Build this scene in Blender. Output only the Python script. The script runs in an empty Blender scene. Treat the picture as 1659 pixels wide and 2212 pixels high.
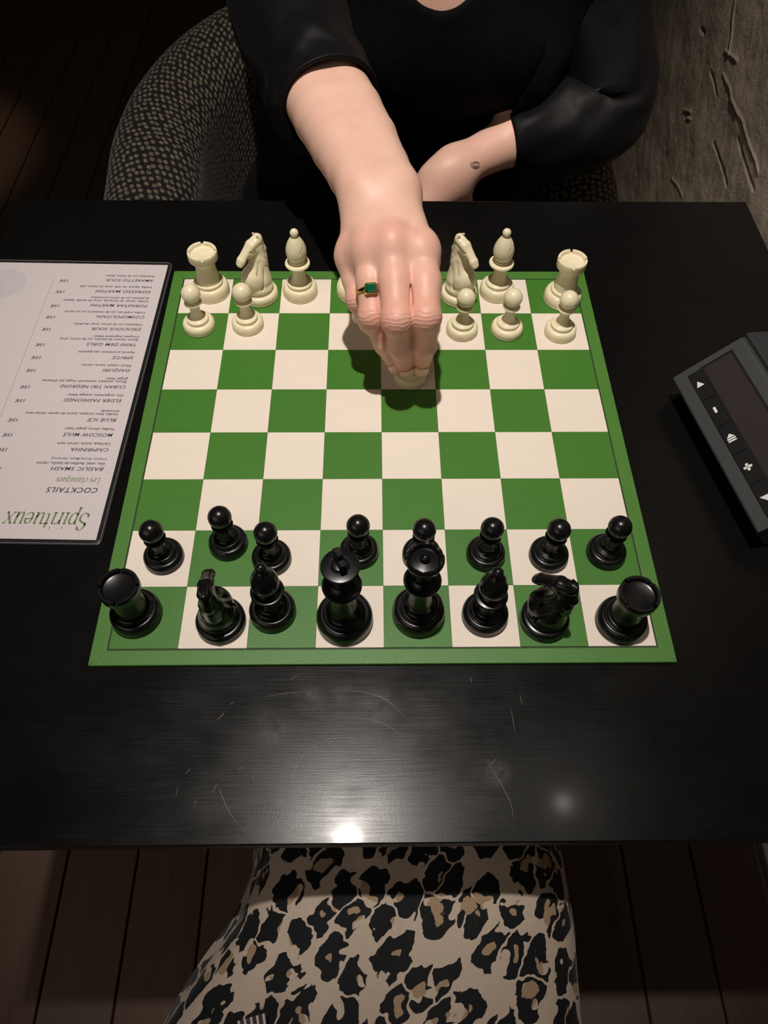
import bpy, bmesh, math, random
import numpy as np
from mathutils import Vector, Matrix

random.seed(7)
scn = bpy.context.scene
COL = scn.collection
PI = math.pi

# ------------------------------------------------------------------ camera, world, lights, exposure
CAM_POS = np.array([-0.00664484, -0.36402225, 0.4549681])
F_PX = 1546.40827


def cam_rot():
    def rx(t): c, s = math.cos(t), math.sin(t); return np.array([[1, 0, 0], [0, c, -s], [0, s, c]])
    def rz(t): c, s = math.cos(t), math.sin(t); return np.array([[c, -s, 0], [s, c, 0], [0, 0, 1]])
    return rz(-0.0269482) @ rx(0.5638865) @ rz(0.0194803)


CAM_R = cam_rot()
cam_data = bpy.data.cameras.new('camera')
cam_data.sensor_fit = 'VERTICAL'
cam_data.sensor_height = 36.0
cam_data.lens = F_PX / 2212.0 * 36.0
cam_data.clip_start = 0.01
cam = bpy.data.objects.new('camera', cam_data)
COL.objects.link(cam)
M4 = Matrix.Identity(4)
for i in range(3):
    for j in range(3):
        M4[i][j] = CAM_R[i, j]
    M4[i][3] = CAM_POS[i]
cam.matrix_world = M4
scn.camera = cam

world = bpy.data.worlds.new('world')
scn.world = world
world.use_nodes = True
world.node_tree.nodes['Background'].inputs[0].default_value = (1.0, 0.86, 0.72, 1)
world.node_tree.nodes['Background'].inputs[1].default_value = 0.010

scn.view_settings.view_transform = 'Standard'
scn.view_settings.look = 'None'
scn.view_settings.gamma = 1.0
scn.view_settings.exposure = 0.0
scn.view_settings.use_curve_mapping = False


def spot(name, loc, target, power, angle, blend, radius, col):
    d = bpy.data.lights.new(name, 'SPOT')
    d.energy = power; d.spot_size = math.radians(angle); d.spot_blend = blend
    d.shadow_soft_size = radius; d.color = col
    o = bpy.data.objects.new(name, d); COL.objects.link(o)
    o.location = loc
    o.rotation_euler = (Vector(target) - Vector(loc)).to_track_quat('-Z', 'Y').to_euler()
    return o


# downlights in the ceiling: one over the board, a faint one in the corner, an added spot for the wall, one over the floor to the left
spot('downlight_table', (-0.085, -0.055, 1.80), (0.00, 0.20, 0), 128, 46, 1.0, 0.022, (1.0, 0.925, 0.85))
spot('wall_fill_spot', (0.27, 0.12, 1.85), (0.64, 0.62, -0.10), 112, 36, 1.0, 0.03, (1.0, 0.88, 0.74))  # added to brighten the plaster, not a known fitting
spot('downlight_corner', (0.46, -0.03, 1.42), (0.20, -0.25, 0.0), 1.4, 44, 1.0, 0.014, (1.0, 0.92, 0.84))
spot('downlight_aisle', (-1.40, 1.3, 1.80), (-1.36, 1.55, -0.73), 42, 20, 0.6, 0.04, (1.0, 0.75, 0.5))

# added soft fill to lift the shadows, behind the photographer's left shoulder
d_ = bpy.data.lights.new('fill_light', 'AREA'); d_.shape = 'RECTANGLE'; d_.size = 1.6; d_.size_y = 0.9; d_.energy = 6.5; d_.color = (1.0, 0.86, 0.74)
o_ = bpy.data.objects.new('fill_light', d_); COL.objects.link(o_); o_.location = (-1.25, -1.40, 1.15)
o_.rotation_euler = (Vector((0.0, 0.1, 0.0)) - Vector(o_.location)).to_track_quat('-Z', 'Y').to_euler()

# ------------------------------------------------------------------ projection helpers (photo pixel -> place)


def ray(px, py):
    return CAM_R @ np.array([(px - 829.5) / F_PX, -(py - 1106) / F_PX, -1.0])


def on_z(px, py, z=0.0):
    d = ray(px, py); return CAM_POS + d * ((z - CAM_POS[2]) / d[2])


def on_y(px, py, Y):
    d = ray(px, py); return CAM_POS + d * ((Y - CAM_POS[1]) / d[1])


def on_x(px, py, X):
    d = ray(px, py); return CAM_POS + d * ((X - CAM_POS[0]) / d[0])


# ------------------------------------------------------------------ object helpers
def link(o, parent=None):
    COL.objects.link(o)
    if parent is not None:
        o.parent = parent
    return o


def thing(name, label, cat, loc=(0, 0, 0), rz=0.0, group=None):
    o = bpy.data.objects.new(name, None)
    o.empty_display_size = 0.02
    o.location = loc; o.rotation_euler = (0, 0, rz)
    o['label'] = label; o['category'] = cat
    if group: o['group'] = group
    return link(o)


def np_mesh(name, V, Fq, smooth=True):
    """quads (n,4) or triangles (n,3) from arrays"""
    V = np.asarray(V, dtype=np.float32); Fq = np.asarray(Fq, dtype=np.int32)
    me = bpy.data.meshes.new(name)
    k = Fq.shape[1]
    me.vertices.add(len(V)); me.vertices.foreach_set('co', V.ravel())
    me.loops.add(Fq.size); me.loops.foreach_set('vertex_index', Fq.ravel())
    me.polygons.add(len(Fq)); me.polygons.foreach_set('loop_start', np.arange(0, Fq.size, k, dtype=np.int32))
    me.polygons.foreach_set('loop_total', np.full(len(Fq), k, dtype=np.int32))
    me.polygons.foreach_set('use_smooth', np.full(len(Fq), smooth, dtype=bool))
    me.update(calc_edges=True); me.validate()
    return me


def py_mesh(name, V, F, smooth=False):
    me = bpy.data.meshes.new(name)
    me.from_pydata([tuple(map(float, v)) for v in V], [], F)
    for p in me.polygons: p.use_smooth = smooth
    me.update()
    return me


def bm_mesh(name, bm, smooth=False):
    me = bpy.data.meshes.new(name)
    bmesh.ops.recalc_face_normals(bm, faces=bm.faces)
    bm.to_mesh(me); bm.free()
    for p in me.polygons: p.use_smooth = smooth
    return me


def obj(name, me, mat, parent=None, loc=None, rot=None, label=None):
    o = bpy.data.objects.new(name, me)
    if mat is not None and not me.materials: me.materials.append(mat)
    if loc is not None: o.location = loc
    if rot is not None: o.rotation_euler = rot
    if label: o['label'] = label
    return link(o, parent)


def tag(o, label, cat, group=None):
    o['label'] = label; o['category'] = cat
    if group: o['group'] = group
    return o


def structure(o):
    o['kind'] = 'structure'; return o


def box_bm(lo, hi, bevel=0.0, seg=2, bm=None):
    b = bmesh.new()
    bmesh.ops.create_cube(b, size=1.0)
    for v in b.verts:
        v.co = Vector([lo[i] + (v.co[i] + 0.5) * (hi[i] - lo[i]) for i in range(3)])
    if bevel > 0:
        bmesh.ops.bevel(b, geom=list(b.edges), offset=bevel, segments=seg, affect='EDGES', profile=0.6)
    return b


def box_mesh(name, lo, hi, bevel=0.0, seg=2, smooth=False):
    return bm_mesh(name, box_bm(lo, hi, bevel, seg), smooth)


def prism_mesh(name, poly, z0, z1, bevel=0.0, seg=2, smooth=False):
    b = bmesh.new()
    vs = [b.verts.new((p[0], p[1], z0)) for p in poly]
    f = b.faces.new(vs)
    r = bmesh.ops.extrude_face_region(b, geom=[f])
    for e in r['geom']:
        if isinstance(e, bmesh.types.BMVert): e.co.z = z1
    if bevel > 0:
        ed = [e for e in b.edges if abs(e.verts[0].co.z - e.verts[1].co.z) < 1e-9]
        bmesh.ops.bevel(b, geom=ed, offset=bevel, segments=seg, affect='EDGES', profile=0.6)
    return bm_mesh(name, b, smooth)


def round_rect(x0, y0, x1, y1, r, n=6):
    P = []
    for cx, cy, a in ((x1 - r, y1 - r, 0), (x0 + r, y1 - r, PI / 2), (x0 + r, y0 + r, PI), (x1 - r, y0 + r, 1.5 * PI)):
        for k in range(n + 1):
            t = a + PI / 2 * k / n; P.append((cx + r * math.cos(t), cy + r * math.sin(t)))
    return P


def tube_mesh(name, pts, rad, seg=10, close=True):
    pts = [np.array(p, float) for p in pts]; n = len(pts)
    if not hasattr(rad, '__len__'): rad = [rad] * n
    V = []; F = []
    up = np.array([0.13, 0.31, 0.94])
    for i, p in enumerate(pts):
        t = pts[min(i + 1, n - 1)] - pts[max(i - 1, 0)]; t /= np.linalg.norm(t)
        a = np.cross(up, t); a /= np.linalg.norm(a); b = np.cross(t, a)
        for k in range(seg):
            w = 2 * PI * k / seg; V.append(p + rad[i] * (math.cos(w) * a + math.sin(w) * b))
    for i in range(n - 1):
        for k in range(seg):
            F.append((i * seg + k, i * seg + (k + 1) % seg, (i + 1) * seg + (k + 1) % seg, (i + 1) * seg + k))
    if close:
        F.append(tuple(range(seg))[::-1]); F.append(tuple((n - 1) * seg + k for k in range(seg)))
    return py_mesh(name, V, F, True)


def grid_faces(nu, nv, wrap_u=False):
    """vertices laid out [v][u]"""
    F = []
    for j in range(nv - 1):
        for i in range(nu if wrap_u else nu - 1):
            i2 = (i + 1) % nu
            F.append((j * nu + i, j * nu + i2, (j + 1) * nu + i2, (j + 1) * nu + i))
    return F


# ------------------------------------------------------------------ value noise in numpy
_rng = np.random.RandomState(11)
_LAT = _rng.rand(32, 32, 32).astype(np.float32)


def vnoise(P, scale):
    q = np.asarray(P, dtype=np.float64) * scale
    i = np.floor(q).astype(int); f = q - i; f = f * f * (3 - 2 * f)
    out = 0
    for dx in (0, 1):
        for dy in (0, 1):
            for dz in (0, 1):
                w = (f[..., 0] if dx else 1 - f[..., 0]) * (f[..., 1] if dy else 1 - f[..., 1]) * (f[..., 2] if dz else 1 - f[..., 2])
                out = out + w * _LAT[(i[..., 0] + dx) % 32, (i[..., 1] + dy) % 32, (i[..., 2] + dz) % 32]
    return out * 2 - 1


def fbm(P, scale, octv=4):
    a, s, o = 1.0, scale, 0
    for _ in range(octv):
        o = o + a * vnoise(P, s); a *= 0.5; s *= 2.03
    return o


# ------------------------------------------------------------------ distance fields for organic shapes
class Field:
    def __init__(s, lo, hi, h):
        s.lo = np.array(lo, float); s.h = h
        s.n = np.ceil((np.array(hi) - s.lo) / h).astype(int) + 1
        s.d = np.full(s.n, 1.0, dtype=np.float32)

    def _win(s, lo, hi):
        a = np.clip(np.floor((np.array(lo) - s.lo) / s.h).astype(int), 0, s.n - 1)
        b = np.clip(np.ceil((np.array(hi) - s.lo) / s.h).astype(int) + 1, 1, s.n)
        if np.any(b <= a): return None, None
        sl = tuple(slice(x, y) for x, y in zip(a, b))
        g = [(s.lo[i] + s.h * np.arange(a[i], b[i])).astype(np.float32) for i in range(3)]
        return sl, np.meshgrid(*g, indexing='ij', sparse=True)

    def _mix(s, sl, dist, k, sub=False):
        cur = s.d[sl]
        if sub:
            dist = -dist
            h = np.maximum(k - np.abs(cur - dist), 0) / max(k, 1e-9)
            s.d[sl] = np.maximum(cur, dist) + h * h * k * 0.25
        else:
            h = np.maximum(k - np.abs(cur - dist), 0) / max(k, 1e-9)
            s.d[sl] = np.minimum(cur, dist) - h * h * k * 0.25

    def cone(s, a, b, ra, rb, k=0.004, sub=False):
        a = np.array(a, float); b = np.array(b, float); m = max(ra, rb) + k + 3 * s.h
        sl, G = s._win(np.minimum(a, b) - m, np.maximum(a, b) + m)
        if sl is None: return s
        ab = b - a; L2 = float(ab @ ab) + 1e-12
        t = np.clip(((G[0] - a[0]) * ab[0] + (G[1] - a[1]) * ab[1] + (G[2] - a[2]) * ab[2]) / L2, 0, 1)
        dist = np.sqrt((G[0] - a[0] - t * ab[0]) ** 2 + (G[1] - a[1] - t * ab[1]) ** 2 + (G[2] - a[2] - t * ab[2]) ** 2) - (ra + (rb - ra) * t)
        s._mix(sl, dist.astype(np.float32), k, sub); return s

    def chain(s, pts, rad, k=0.004):
        for i in range(len(pts) - 1): s.cone(pts[i], pts[i + 1], rad[i], rad[i + 1], k)
        return s

    def ell(s, c, r, k=0.004, R=None, sub=False):
        c = np.array(c, float); r = np.array(r, float); m = r.max() + k + 3 * s.h
        sl, G = s._win(c - m, c + m)
        if sl is None: return s
        x, y, z = G[0] - c[0], G[1] - c[1], G[2] - c[2]
        if R is not None:
            R = np.array(R)
            x, y, z = (R[0, 0] * x + R[1, 0] * y + R[2, 0] * z, R[0, 1] * x + R[1, 1] * y + R[2, 1] * z, R[0, 2] * x + R[1, 2] * y + R[2, 2] * z)
        k0 = np.sqrt((x / r[0]) ** 2 + (y / r[1]) ** 2 + (z / r[2]) ** 2)
        k1 = np.sqrt((x / r[0] ** 2) ** 2 + (y / r[1] ** 2) ** 2 + (z / r[2] ** 2) ** 2) + 1e-9
        s._mix(sl, (k0 * (k0 - 1) / k1).astype(np.float32), k, sub); return s

    def half(s, n, off, k=0.0):
        """keep only points with n.p < off"""
        n = np.array(n, float)
        G = np.meshgrid(*[s.lo[i] + s.h * np.arange(s.n[i]) for i in range(3)], indexing='ij', sparse=True)
        s.d = np.maximum(s.d, (G[0] * n[0] + G[1] * n[1] + G[2] * n[2] - off).astype(np.float32)); return s

    def mesh(s, smooth=2):
        d = s.d; sg = d < 0
        c = np.zeros(np.array(d.shape) - 1, dtype=np.uint8)
        offs = [(i, j, k) for i in (0, 1) for j in (0, 1) for k in (0, 1)]
        def cut(A, o): return A[o[0]:A.shape[0] - 1 + o[0], o[1]:A.shape[1] - 1 + o[1], o[2]:A.shape[2] - 1 + o[2]]
        for o in offs: c += cut(sg, o)
        idx = np.argwhere((c > 0) & (c < 8))
        val = {o: d[idx[:, 0] + o[0], idx[:, 1] + o[1], idx[:, 2] + o[2]] for o in offs}
        acc = np.zeros((len(idx), 3)); cnt = np.zeros(len(idx))
        for o in offs:
            for ax in range(3):
                if o[ax] == 0:
                    p = list(o); p[ax] = 1; p = tuple(p)
                    va, vb = val[o], val[p]; m = (va < 0) != (vb < 0)
                    t = np.where(m, va / np.where(m, va - vb, 1), 0)
                    q = np.tile(np.array(o, float), (len(idx), 1)); q[:, ax] += t
                    acc[m] += q[m]; cnt[m] += 1
        V = s.lo + s.h * (idx + acc / cnt[:, None])
        num = np.full(c.shape, -1, dtype=np.int64); num[idx[:, 0], idx[:, 1], idx[:, 2]] = np.arange(len(idx))
        Q = []
        for ax in range(3):
            b, e = (ax + 1) % 3, (ax + 2) % 3
            A = [slice(None)] * 3; B = [slice(None)] * 3; A[ax] = slice(0, -1); B[ax] = slice(1, None)
            ea = np.argwhere(sg[tuple(A)] != sg[tuple(B)])
            ea = ea[(ea[:, b] > 0) & (ea[:, e] > 0) & (ea[:, b] < c.shape[b]) & (ea[:, e] < c.shape[e])]
            def cell(db, de):
                q = ea.copy(); q[:, b] -= db; q[:, e] -= de; return num[q[:, 0], q[:, 1], q[:, 2]]
            f = np.stack([cell(1, 1), cell(0, 1), cell(0, 0), cell(1, 0)], 1)
            inside = sg[ea[:, 0], ea[:, 1], ea[:, 2]]
            f[~inside] = f[~inside][:, ::-1]
            Q.append(f)
        Q = np.concatenate(Q); Q = Q[(Q >= 0).all(1)]
        for _ in range(smooth):
            E = np.concatenate([Q[:, [0, 1]], Q[:, [1, 2]], Q[:, [2, 3]], Q[:, [3, 0]]])
            w = np.bincount(E[:, 0], minlength=len(V)) + np.bincount(E[:, 1], minlength=len(V))
            S = np.zeros_like(V)
            for a in range(3):
                S[:, a] = np.bincount(E[:, 0], V[E[:, 1], a], len(V)) + np.bincount(E[:, 1], V[E[:, 0], a], len(V))
            V = 0.5 * V + 0.5 * S / np.maximum(w, 1)[:, None]
        return V, Q


# ------------------------------------------------------------------ materials
def nodes_of(name):
    m = bpy.data.materials.new(name); m.use_nodes = True
    nt = m.node_tree; b = nt.nodes['Principled BSDF']
    return m, nt, b


def sset(b, **kw):
    names = {'col': 'Base Color', 'rough': 'Roughness', 'metal': 'Metallic', 'spec': 'Specular IOR Level', 'sss': 'Subsurface Weight',
             'sssr': 'Subsurface Radius', 'ssss': 'Subsurface Scale', 'coat': 'Coat Weight', 'coatr': 'Coat Roughness', 'sheen': 'Sheen Weight',
             'sheenr': 'Sheen Roughness', 'trans': 'Transmission Weight', 'ior': 'IOR', 'aniso': 'Anisotropic'}
    for k, v in kw.items():
        if k == 'col': v = (*v, 1.0)
        b.inputs[names[k]].default_value = v


def N(nt, t, **inp):
    n = nt.nodes.new(t)
    for k, v in inp.items():
        if k.startswith('_'): setattr(n, k[1:], v)
        else: n.inputs[k.replace('0_', ' ')].default_value = v
    return n


def L(nt, a, b): nt.links.new(a, b)


def math_n(nt, op, a, b=None, clamp=False):
    n = nt.nodes.new('ShaderNodeMath'); n.operation = op; n.use_clamp = clamp
    for i, x in enumerate((a, b)):
        if x is None: continue
        if isinstance(x, (int, float)): n.inputs[i].default_value = x
        else: L(nt, x, n.inputs[i])
    return n.outputs[0]


def ramp(nt, src, stops):
    n = nt.nodes.new('ShaderNodeValToRGB'); L(nt, src, n.inputs[0])
    e = n.color_ramp.elements
    while len(e) < len(stops): e.new(0.5)
    for el, (p, c) in zip(e, stops):
        el.position = p; el.color = (*c, 1) if len(c) == 3 else c
    return n.outputs[0]


def mixc(nt, fac, a, b, mode='MIX'):
    n = nt.nodes.new('ShaderNodeMix'); n.data_type = 'RGBA'; n.blend_type = mode
    for sock, x in ((n.inputs[0], fac), (n.inputs[6], a), (n.inputs[7], b)):
        if isinstance(x, (int, float)): sock.default_value = x
        elif isinstance(x, tuple): sock.default_value = (*x, 1)
        else: L(nt, x, sock)
    return n.outputs[2]


def coords(nt, kind='Object', scale=None):
    tc = nt.nodes.new('ShaderNodeTexCoord'); o = tc.outputs[kind]
    if scale:
        mp = nt.nodes.new('ShaderNodeMapping'); mp.inputs['Scale'].default_value = scale
        L(nt, o, mp.inputs[0]); o = mp.outputs[0]
    return o


def noise(nt, vec, scale, detail=3, rough=0.5, dist=0.0):
    n = N(nt, 'ShaderNodeTexNoise', Scale=scale, Detail=detail, Roughness=rough, Distortion=dist)
    L(nt, vec, n.inputs['Vector']); return n.outputs['Fac']


def bump(nt, b, h, strength=0.3, dist=0.001):
    n = N(nt, 'ShaderNodeBump', Strength=strength, Distance=dist)
    L(nt, h, n.inputs['Height']); L(nt, n.outputs[0], b.inputs['Normal']); return n


def simple(name, col, rough=0.5, grain=0.0, gscale=200, **kw):
    m, nt, b = nodes_of(name); sset(b, col=col, rough=rough, **kw)
    v = coords(nt)
    f = noise(nt, v, gscale, 3)
    c = mixc(nt, f, tuple(x * 0.9 for x in col), tuple(min(1, x * 1.1) for x in col))
    L(nt, c, b.inputs['Base Color'])
    if grain: bump(nt, b, f, grain, 0.0005)
    return m


def board_mat(name, col, dark, rough=0.42):
    m, nt, b = nodes_of(name); sset(b, rough=rough, spec=0.45)
    v = coords(nt)
    L(nt, mixc(nt, noise(nt, v, 60, 4), dark, col), b.inputs['Base Color'])
    h = noise(nt, v, 1500, 2)
    bump(nt, b, h, 0.35, 0.0004)
    return m


M_LIGHT = board_mat('board_cream', (0.80, 0.70, 0.60), (0.77, 0.68, 0.58), 0.5)
M_GREEN = board_mat('board_green', (0.055, 0.185, 0.022), (0.047, 0.170, 0.018), 0.40)
M_BORDER = board_mat('board_border_green', (0.075, 0.205, 0.035), (0.062, 0.185, 0.028), 0.40)
M_GROOVE = simple('board_groove', (0.02, 0.035, 0.012), 0.6)
M_WHITE = simple('cream_plastic', (0.80, 0.72, 0.50), 0.34, sss=0.12, sssr=(1.0, 0.7, 0.4), ssss=0.004, spec=0.5)
M_BLACK = simple('black_plastic', (0.005, 0.005, 0.0055), 0.27, 0.06, 120, spec=0.38)


def table_mat():
    m, nt, b = nodes_of('black_laminate'); v = coords(nt)
    L(nt, mixc(nt, noise(nt, v, 9, 4), (0.003, 0.003, 0.0033), (0.006, 0.0055, 0.005)), b.inputs['Base Color'])
    sm = None
    for px, py, rad in ((668, 1508, 0.011), (740, 1494, 0.008), (583, 1572, 0.012), (1075, 1668, 0.010), (820, 1520, 0.014)):
        c_ = on_z(px, py, 0.0)
        vm = nt.nodes.new('ShaderNodeVectorMath'); vm.operation = 'DISTANCE'; L(nt, v, vm.inputs[0]); vm.inputs[1].default_value = (float(c_[0]), float(c_[1]), -0.003)
        mr = nt.nodes.new('ShaderNodeMapRange'); mr.interpolation_type = 'SMOOTHSTEP'; mr.inputs['From Min'].default_value = rad * 1.15; mr.inputs['From Max'].default_value = rad * 0.35
        L(nt, vm.outputs['Value'], mr.inputs['Value']); sm = mr.outputs[0] if sm is None else math_n(nt, 'MAXIMUM', sm, mr.outputs[0])
    sm = math_n(nt, 'MULTIPLY', sm, ramp(nt, noise(nt, v, 130, 5, 0.7), [(0.35, (0, 0, 0)), (0.70, (1, 1, 1))]))
    base_ = b.inputs['Base Color'].links[0].from_socket
    L(nt, mixc(nt, math_n(nt, 'MULTIPLY', sm, 0.6), base_, (0.085, 0.082, 0.080)), b.inputs['Base Color'])
    n1 = noise(nt, coords(nt, 'Object', (4, 160, 1)), 6, 4, 0.6)          # wiping marks along the edge
    n2 = noise(nt, v, 26, 5, 0.6)
    mixn = math_n(nt, 'MULTIPLY', n1, n2)
    r = nt.nodes.new('ShaderNodeMapRange'); r.inputs['From Min'].default_value = 0.12; r.inputs['From Max'].default_value = 0.42
    r.inputs['To Min'].default_value = 0.20; r.inputs['To Max'].default_value = 0.31
    L(nt, mixn, r.inputs['Value']); L(nt, r.outputs[0], b.inputs['Roughness'])
    h = math_n(nt, 'ADD', noise(nt, v, 1400, 2), math_n(nt, 'MULTIPLY', n1, 1.2))
    bump(nt, b, h, 0.10, 0.0002)
    sset(b, spec=0.19, coat=0.05, coatr=0.09)
    return m


M_TABLE = table_mat()
M_EDGE = simple('dark_wood_edge', (0.030, 0.018, 0.011), 0.5, 0.3, 60)
M_METAL = simple('black_metal', (0.012, 0.012, 0.012), 0.45)
M_SCR = simple('scratch_grey', (0.13, 0.13, 0.13), 0.4)


def skin_mat():
    m, nt, b = nodes_of('skin'); v = coords(nt)
    at = nt.nodes.new('ShaderNodeAttribute'); at.attribute_name = 'flush'
    base = mixc(nt, noise(nt, v, 55, 5, 0.6), (0.71, 0.425, 0.325), (0.80, 0.52, 0.41))
    c = mixc(nt, at.outputs['Fac'], base, (0.68, 0.27, 0.205))
    fr = noise(nt, v, 170, 2, 0.5)
    fk = ramp(nt, fr, [(0.74, (0, 0, 0)), (0.80, (1, 1, 1))])
    c = mixc(nt, math_n(nt, 'MULTIPLY', fk, 0.30), c, (0.45, 0.20, 0.12))
    L(nt, c, b.inputs['Base Color'])
    sset(b, rough=0.46, spec=0.4, sss=0.12, sssr=(1.0, 0.36, 0.2), ssss=0.0035)
    at2 = nt.nodes.new('ShaderNodeAttribute'); at2.attribute_name = 'crease'
    vor = N(nt, 'ShaderNodeTexVoronoi', Scale=900.0); L(nt, v, vor.inputs['Vector'])
    h = math_n(nt, 'ADD', math_n(nt, 'MULTIPLY', at2.outputs['Fac'], 3.0), math_n(nt, 'MULTIPLY', vor.outputs['Distance'], 0.30))
    bump(nt, b, h, 0.45, 0.0006)
    return m


M_SKIN = skin_mat()
M_NAIL = simple('fingernail', (0.80, 0.50, 0.41), 0.20, sss=0.1, sssr=(1, .4, .3), ssss=0.003)
M_GOLD = simple('gold', (0.83, 0.52, 0.10), 0.18, metal=1.0)
M_EMERALD = simple('emerald', (0.004, 0.10, 0.045), 0.05, spec=0.9, coat=1.0, coatr=0.02)


def cloth_mat(name, a, b_, rough, sheen, wr=18, st=0.5):
    m, nt, b = nodes_of(name); v = coords(nt)
    L(nt, mixc(nt, noise(nt, v, 30, 3), a, b_), b.inputs['Base Color'])
    sset(b, rough=rough, sheen=sheen, sheenr=0.5, spec=0.11)
    bump(nt, b, math_n(nt, 'ADD', noise(nt, v, wr, 3, 0.5, 0.6), math_n(nt, 'MULTIPLY', noise(nt, v, 900, 1), 0.03)), st, 0.01)
    return m


M_SATIN = cloth_mat('black_satin', (0.003, 0.003, 0.0036), (0.0045, 0.0042, 0.005), 0.52, 0.01, 14, 0.35)
M_TOP = cloth_mat('black_jersey', (0.0014, 0.0014, 0.0020), (0.002, 0.002, 0.0028), 0.9, 0.0, 30, 0.3)
M_TROUSER = cloth_mat('black_trousers', (0.005, 0.005, 0.006), (0.007, 0.007, 0.008), 0.85, 0.02)


def leopard_mat():
    m, nt, b = nodes_of('leopard_print'); uv = coords(nt, 'UV')
    nz = N(nt, 'ShaderNodeTexNoise', Scale=52.0, Detail=2.0); L(nt, uv, nz.inputs['Vector'])
    off = nt.nodes.new('ShaderNodeVectorMath'); off.operation = 'MULTIPLY_ADD'
    L(nt, nz.outputs['Color'], off.inputs[0]); off.inputs[1].default_value = (0.026, 0.026, 0); off.inputs[2].default_value = (0, 0, 0)
    add = nt.nodes.new('ShaderNodeVectorMath'); add.operation = 'ADD'; st_ = nt.nodes.new('ShaderNodeVectorMath'); st_.operation = 'MULTIPLY'; L(nt, uv, st_.inputs[0]); st_.inputs[1].default_value = (1.08, 0.86, 1)
    L(nt, st_.outputs[0], add.inputs[0]); L(nt, off.outputs[0], add.inputs[1])
    vo = N(nt, 'ShaderNodeTexVoronoi', Scale=42.0, Randomness=0.85, _voronoi_dimensions='2D'); L(nt, add.outputs[0], vo.inputs['Vector'])
    ve = N(nt, 'ShaderNodeTexVoronoi', Scale=42.0, Randomness=0.85, _voronoi_dimensions='2D', _feature='DISTANCE_TO_EDGE'); L(nt, add.outputs[0], ve.inputs['Vector'])
    d = vo.outputs['Distance']
    sepc = nt.nodes.new('ShaderNodeSeparateColor'); L(nt, vo.outputs['Color'], sepc.inputs[0])
    fine = noise(nt, uv, 260, 3, 0.6)
    gap = noise(nt, uv, 75, 1, 0.4)
    jit = math_n(nt, 'MULTIPLY', math_n(nt, 'SUBTRACT', fine, 0.5), 0.14)
    dn = math_n(nt, 'ADD', d, jit)
    en = math_n(nt, 'ADD', ve.outputs['Distance'], math_n(nt, 'MULTIPLY', jit, 0.5))
    rout = math_n(nt, 'ADD', 0.425, math_n(nt, 'MULTIPLY', sepc.outputs[0], 0.16))        # each spot has its own size
    rin = math_n(nt, 'MULTIPLY', math_n(nt, 'SUBTRACT', sepc.outputs[1], 0.50), 0.46)     # hollow tan centres in about half of them
    outer = math_n(nt, 'MULTIPLY', math_n(nt, 'LESS_THAN', dn, rout), math_n(nt, 'GREATER_THAN', en, 0.045))
    inner = math_n(nt, 'LESS_THAN', dn, rin)
    gapm = math_n(nt, 'GREATER_THAN', gap, 0.605)
    ring = math_n(nt, 'SUBTRACT', outer, math_n(nt, 'MAXIMUM', inner, math_n(nt, 'MULTIPLY', gapm, outer)), True)
    base = mixc(nt, noise(nt, uv, 300, 4, 0.7), (0.50, 0.40, 0.315), (0.67, 0.55, 0.455))
    tan = mixc(nt, noise(nt, uv, 400, 3, 0.7), (0.33, 0.215, 0.125), (0.45, 0.32, 0.21))
    c = mixc(nt, math_n(nt, 'LESS_THAN', dn, 0.30), base, tan)
    c = mixc(nt, ring, c, (0.008, 0.009, 0.011))
    L(nt, c, b.inputs['Base Color'])
    sset(b, rough=0.75, sheen=0.15, sheenr=0.4, spec=0.25)
    bump(nt, b, noise(nt, uv, 900, 2), 0.25, 0.0006)
    return m


M_LEOPARD = leopard_mat()


def chair_mat():
    m, nt, b = nodes_of('patterned_upholstery'); uv = coords(nt, 'UV')
    rot = nt.nodes.new('ShaderNodeMapping'); rot.inputs['Rotation'].default_value = (0, 0, math.radians(8)); L(nt, uv, rot.inputs[0])
    vo = N(nt, 'ShaderNodeTexVoronoi', Scale=112.0, Randomness=0.38, _voronoi_dimensions='2D'); L(nt, rot.outputs[0], vo.inputs['Vector'])
    fine = noise(nt, uv, 900, 2)
    d = math_n(nt, 'ADD', vo.outputs['Distance'], math_n(nt, 'MULTIPLY', fine, 0.22))
    spot_ = ramp(nt, d, [(0.36, (1, 1, 1)), (0.50, (0, 0, 0))])
    dim = ramp(nt, noise(nt, uv, 260, 3, 0.7), [(0.30, (0.030, 0.024, 0.016)), (0.72, (0.22, 0.18, 0.125))])
    c = mixc(nt, spot_, (0.006, 0.005, 0.0045), dim)
    L(nt, c, b.inputs['Base Color']); sset(b, rough=0.85, sheen=0.1, spec=0.2)
    bump(nt, b, spot_, 0.4, 0.001)
    return m


M_CHAIR = chair_mat()


def wall_mat():
    m, nt, b = nodes_of('rough_plaster'); v = coords(nt)
    big = noise(nt, v, 2.6, 5, 0.55)
    c = mixc(nt, big, (0.34, 0.30, 0.235), (0.60, 0.50, 0.41))
    green = ramp(nt, noise(nt, v, 1.9, 3), [(0.50, (0, 0, 0)), (0.66, (1, 1, 1))])
    c = mixc(nt, math_n(nt, 'MULTIPLY', green, 0.5), c, (0.21, 0.205, 0.145))
    st = noise(nt, coords(nt, 'Object', (1, 5, 0.6)), 6, 4)
    c = mixc(nt, math_n(nt, 'MULTIPLY', st, 0.35), c, (0.56, 0.48, 0.40))
    L(nt, c, b.inputs['Base Color']); sset(b, rough=0.78, spec=0.3)
    h = math_n(nt, 'ADD', noise(nt, v, 40, 6, 0.65), math_n(nt, 'MULTIPLY', noise(nt, v, 300, 3), 0.25))
    bump(nt, b, h, 0.42, 0.005)
    return m


M_WALL = wall_mat()
M_DARKWALL = simple('dark_paint', (0.012, 0.011, 0.014), 0.9)


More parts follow.
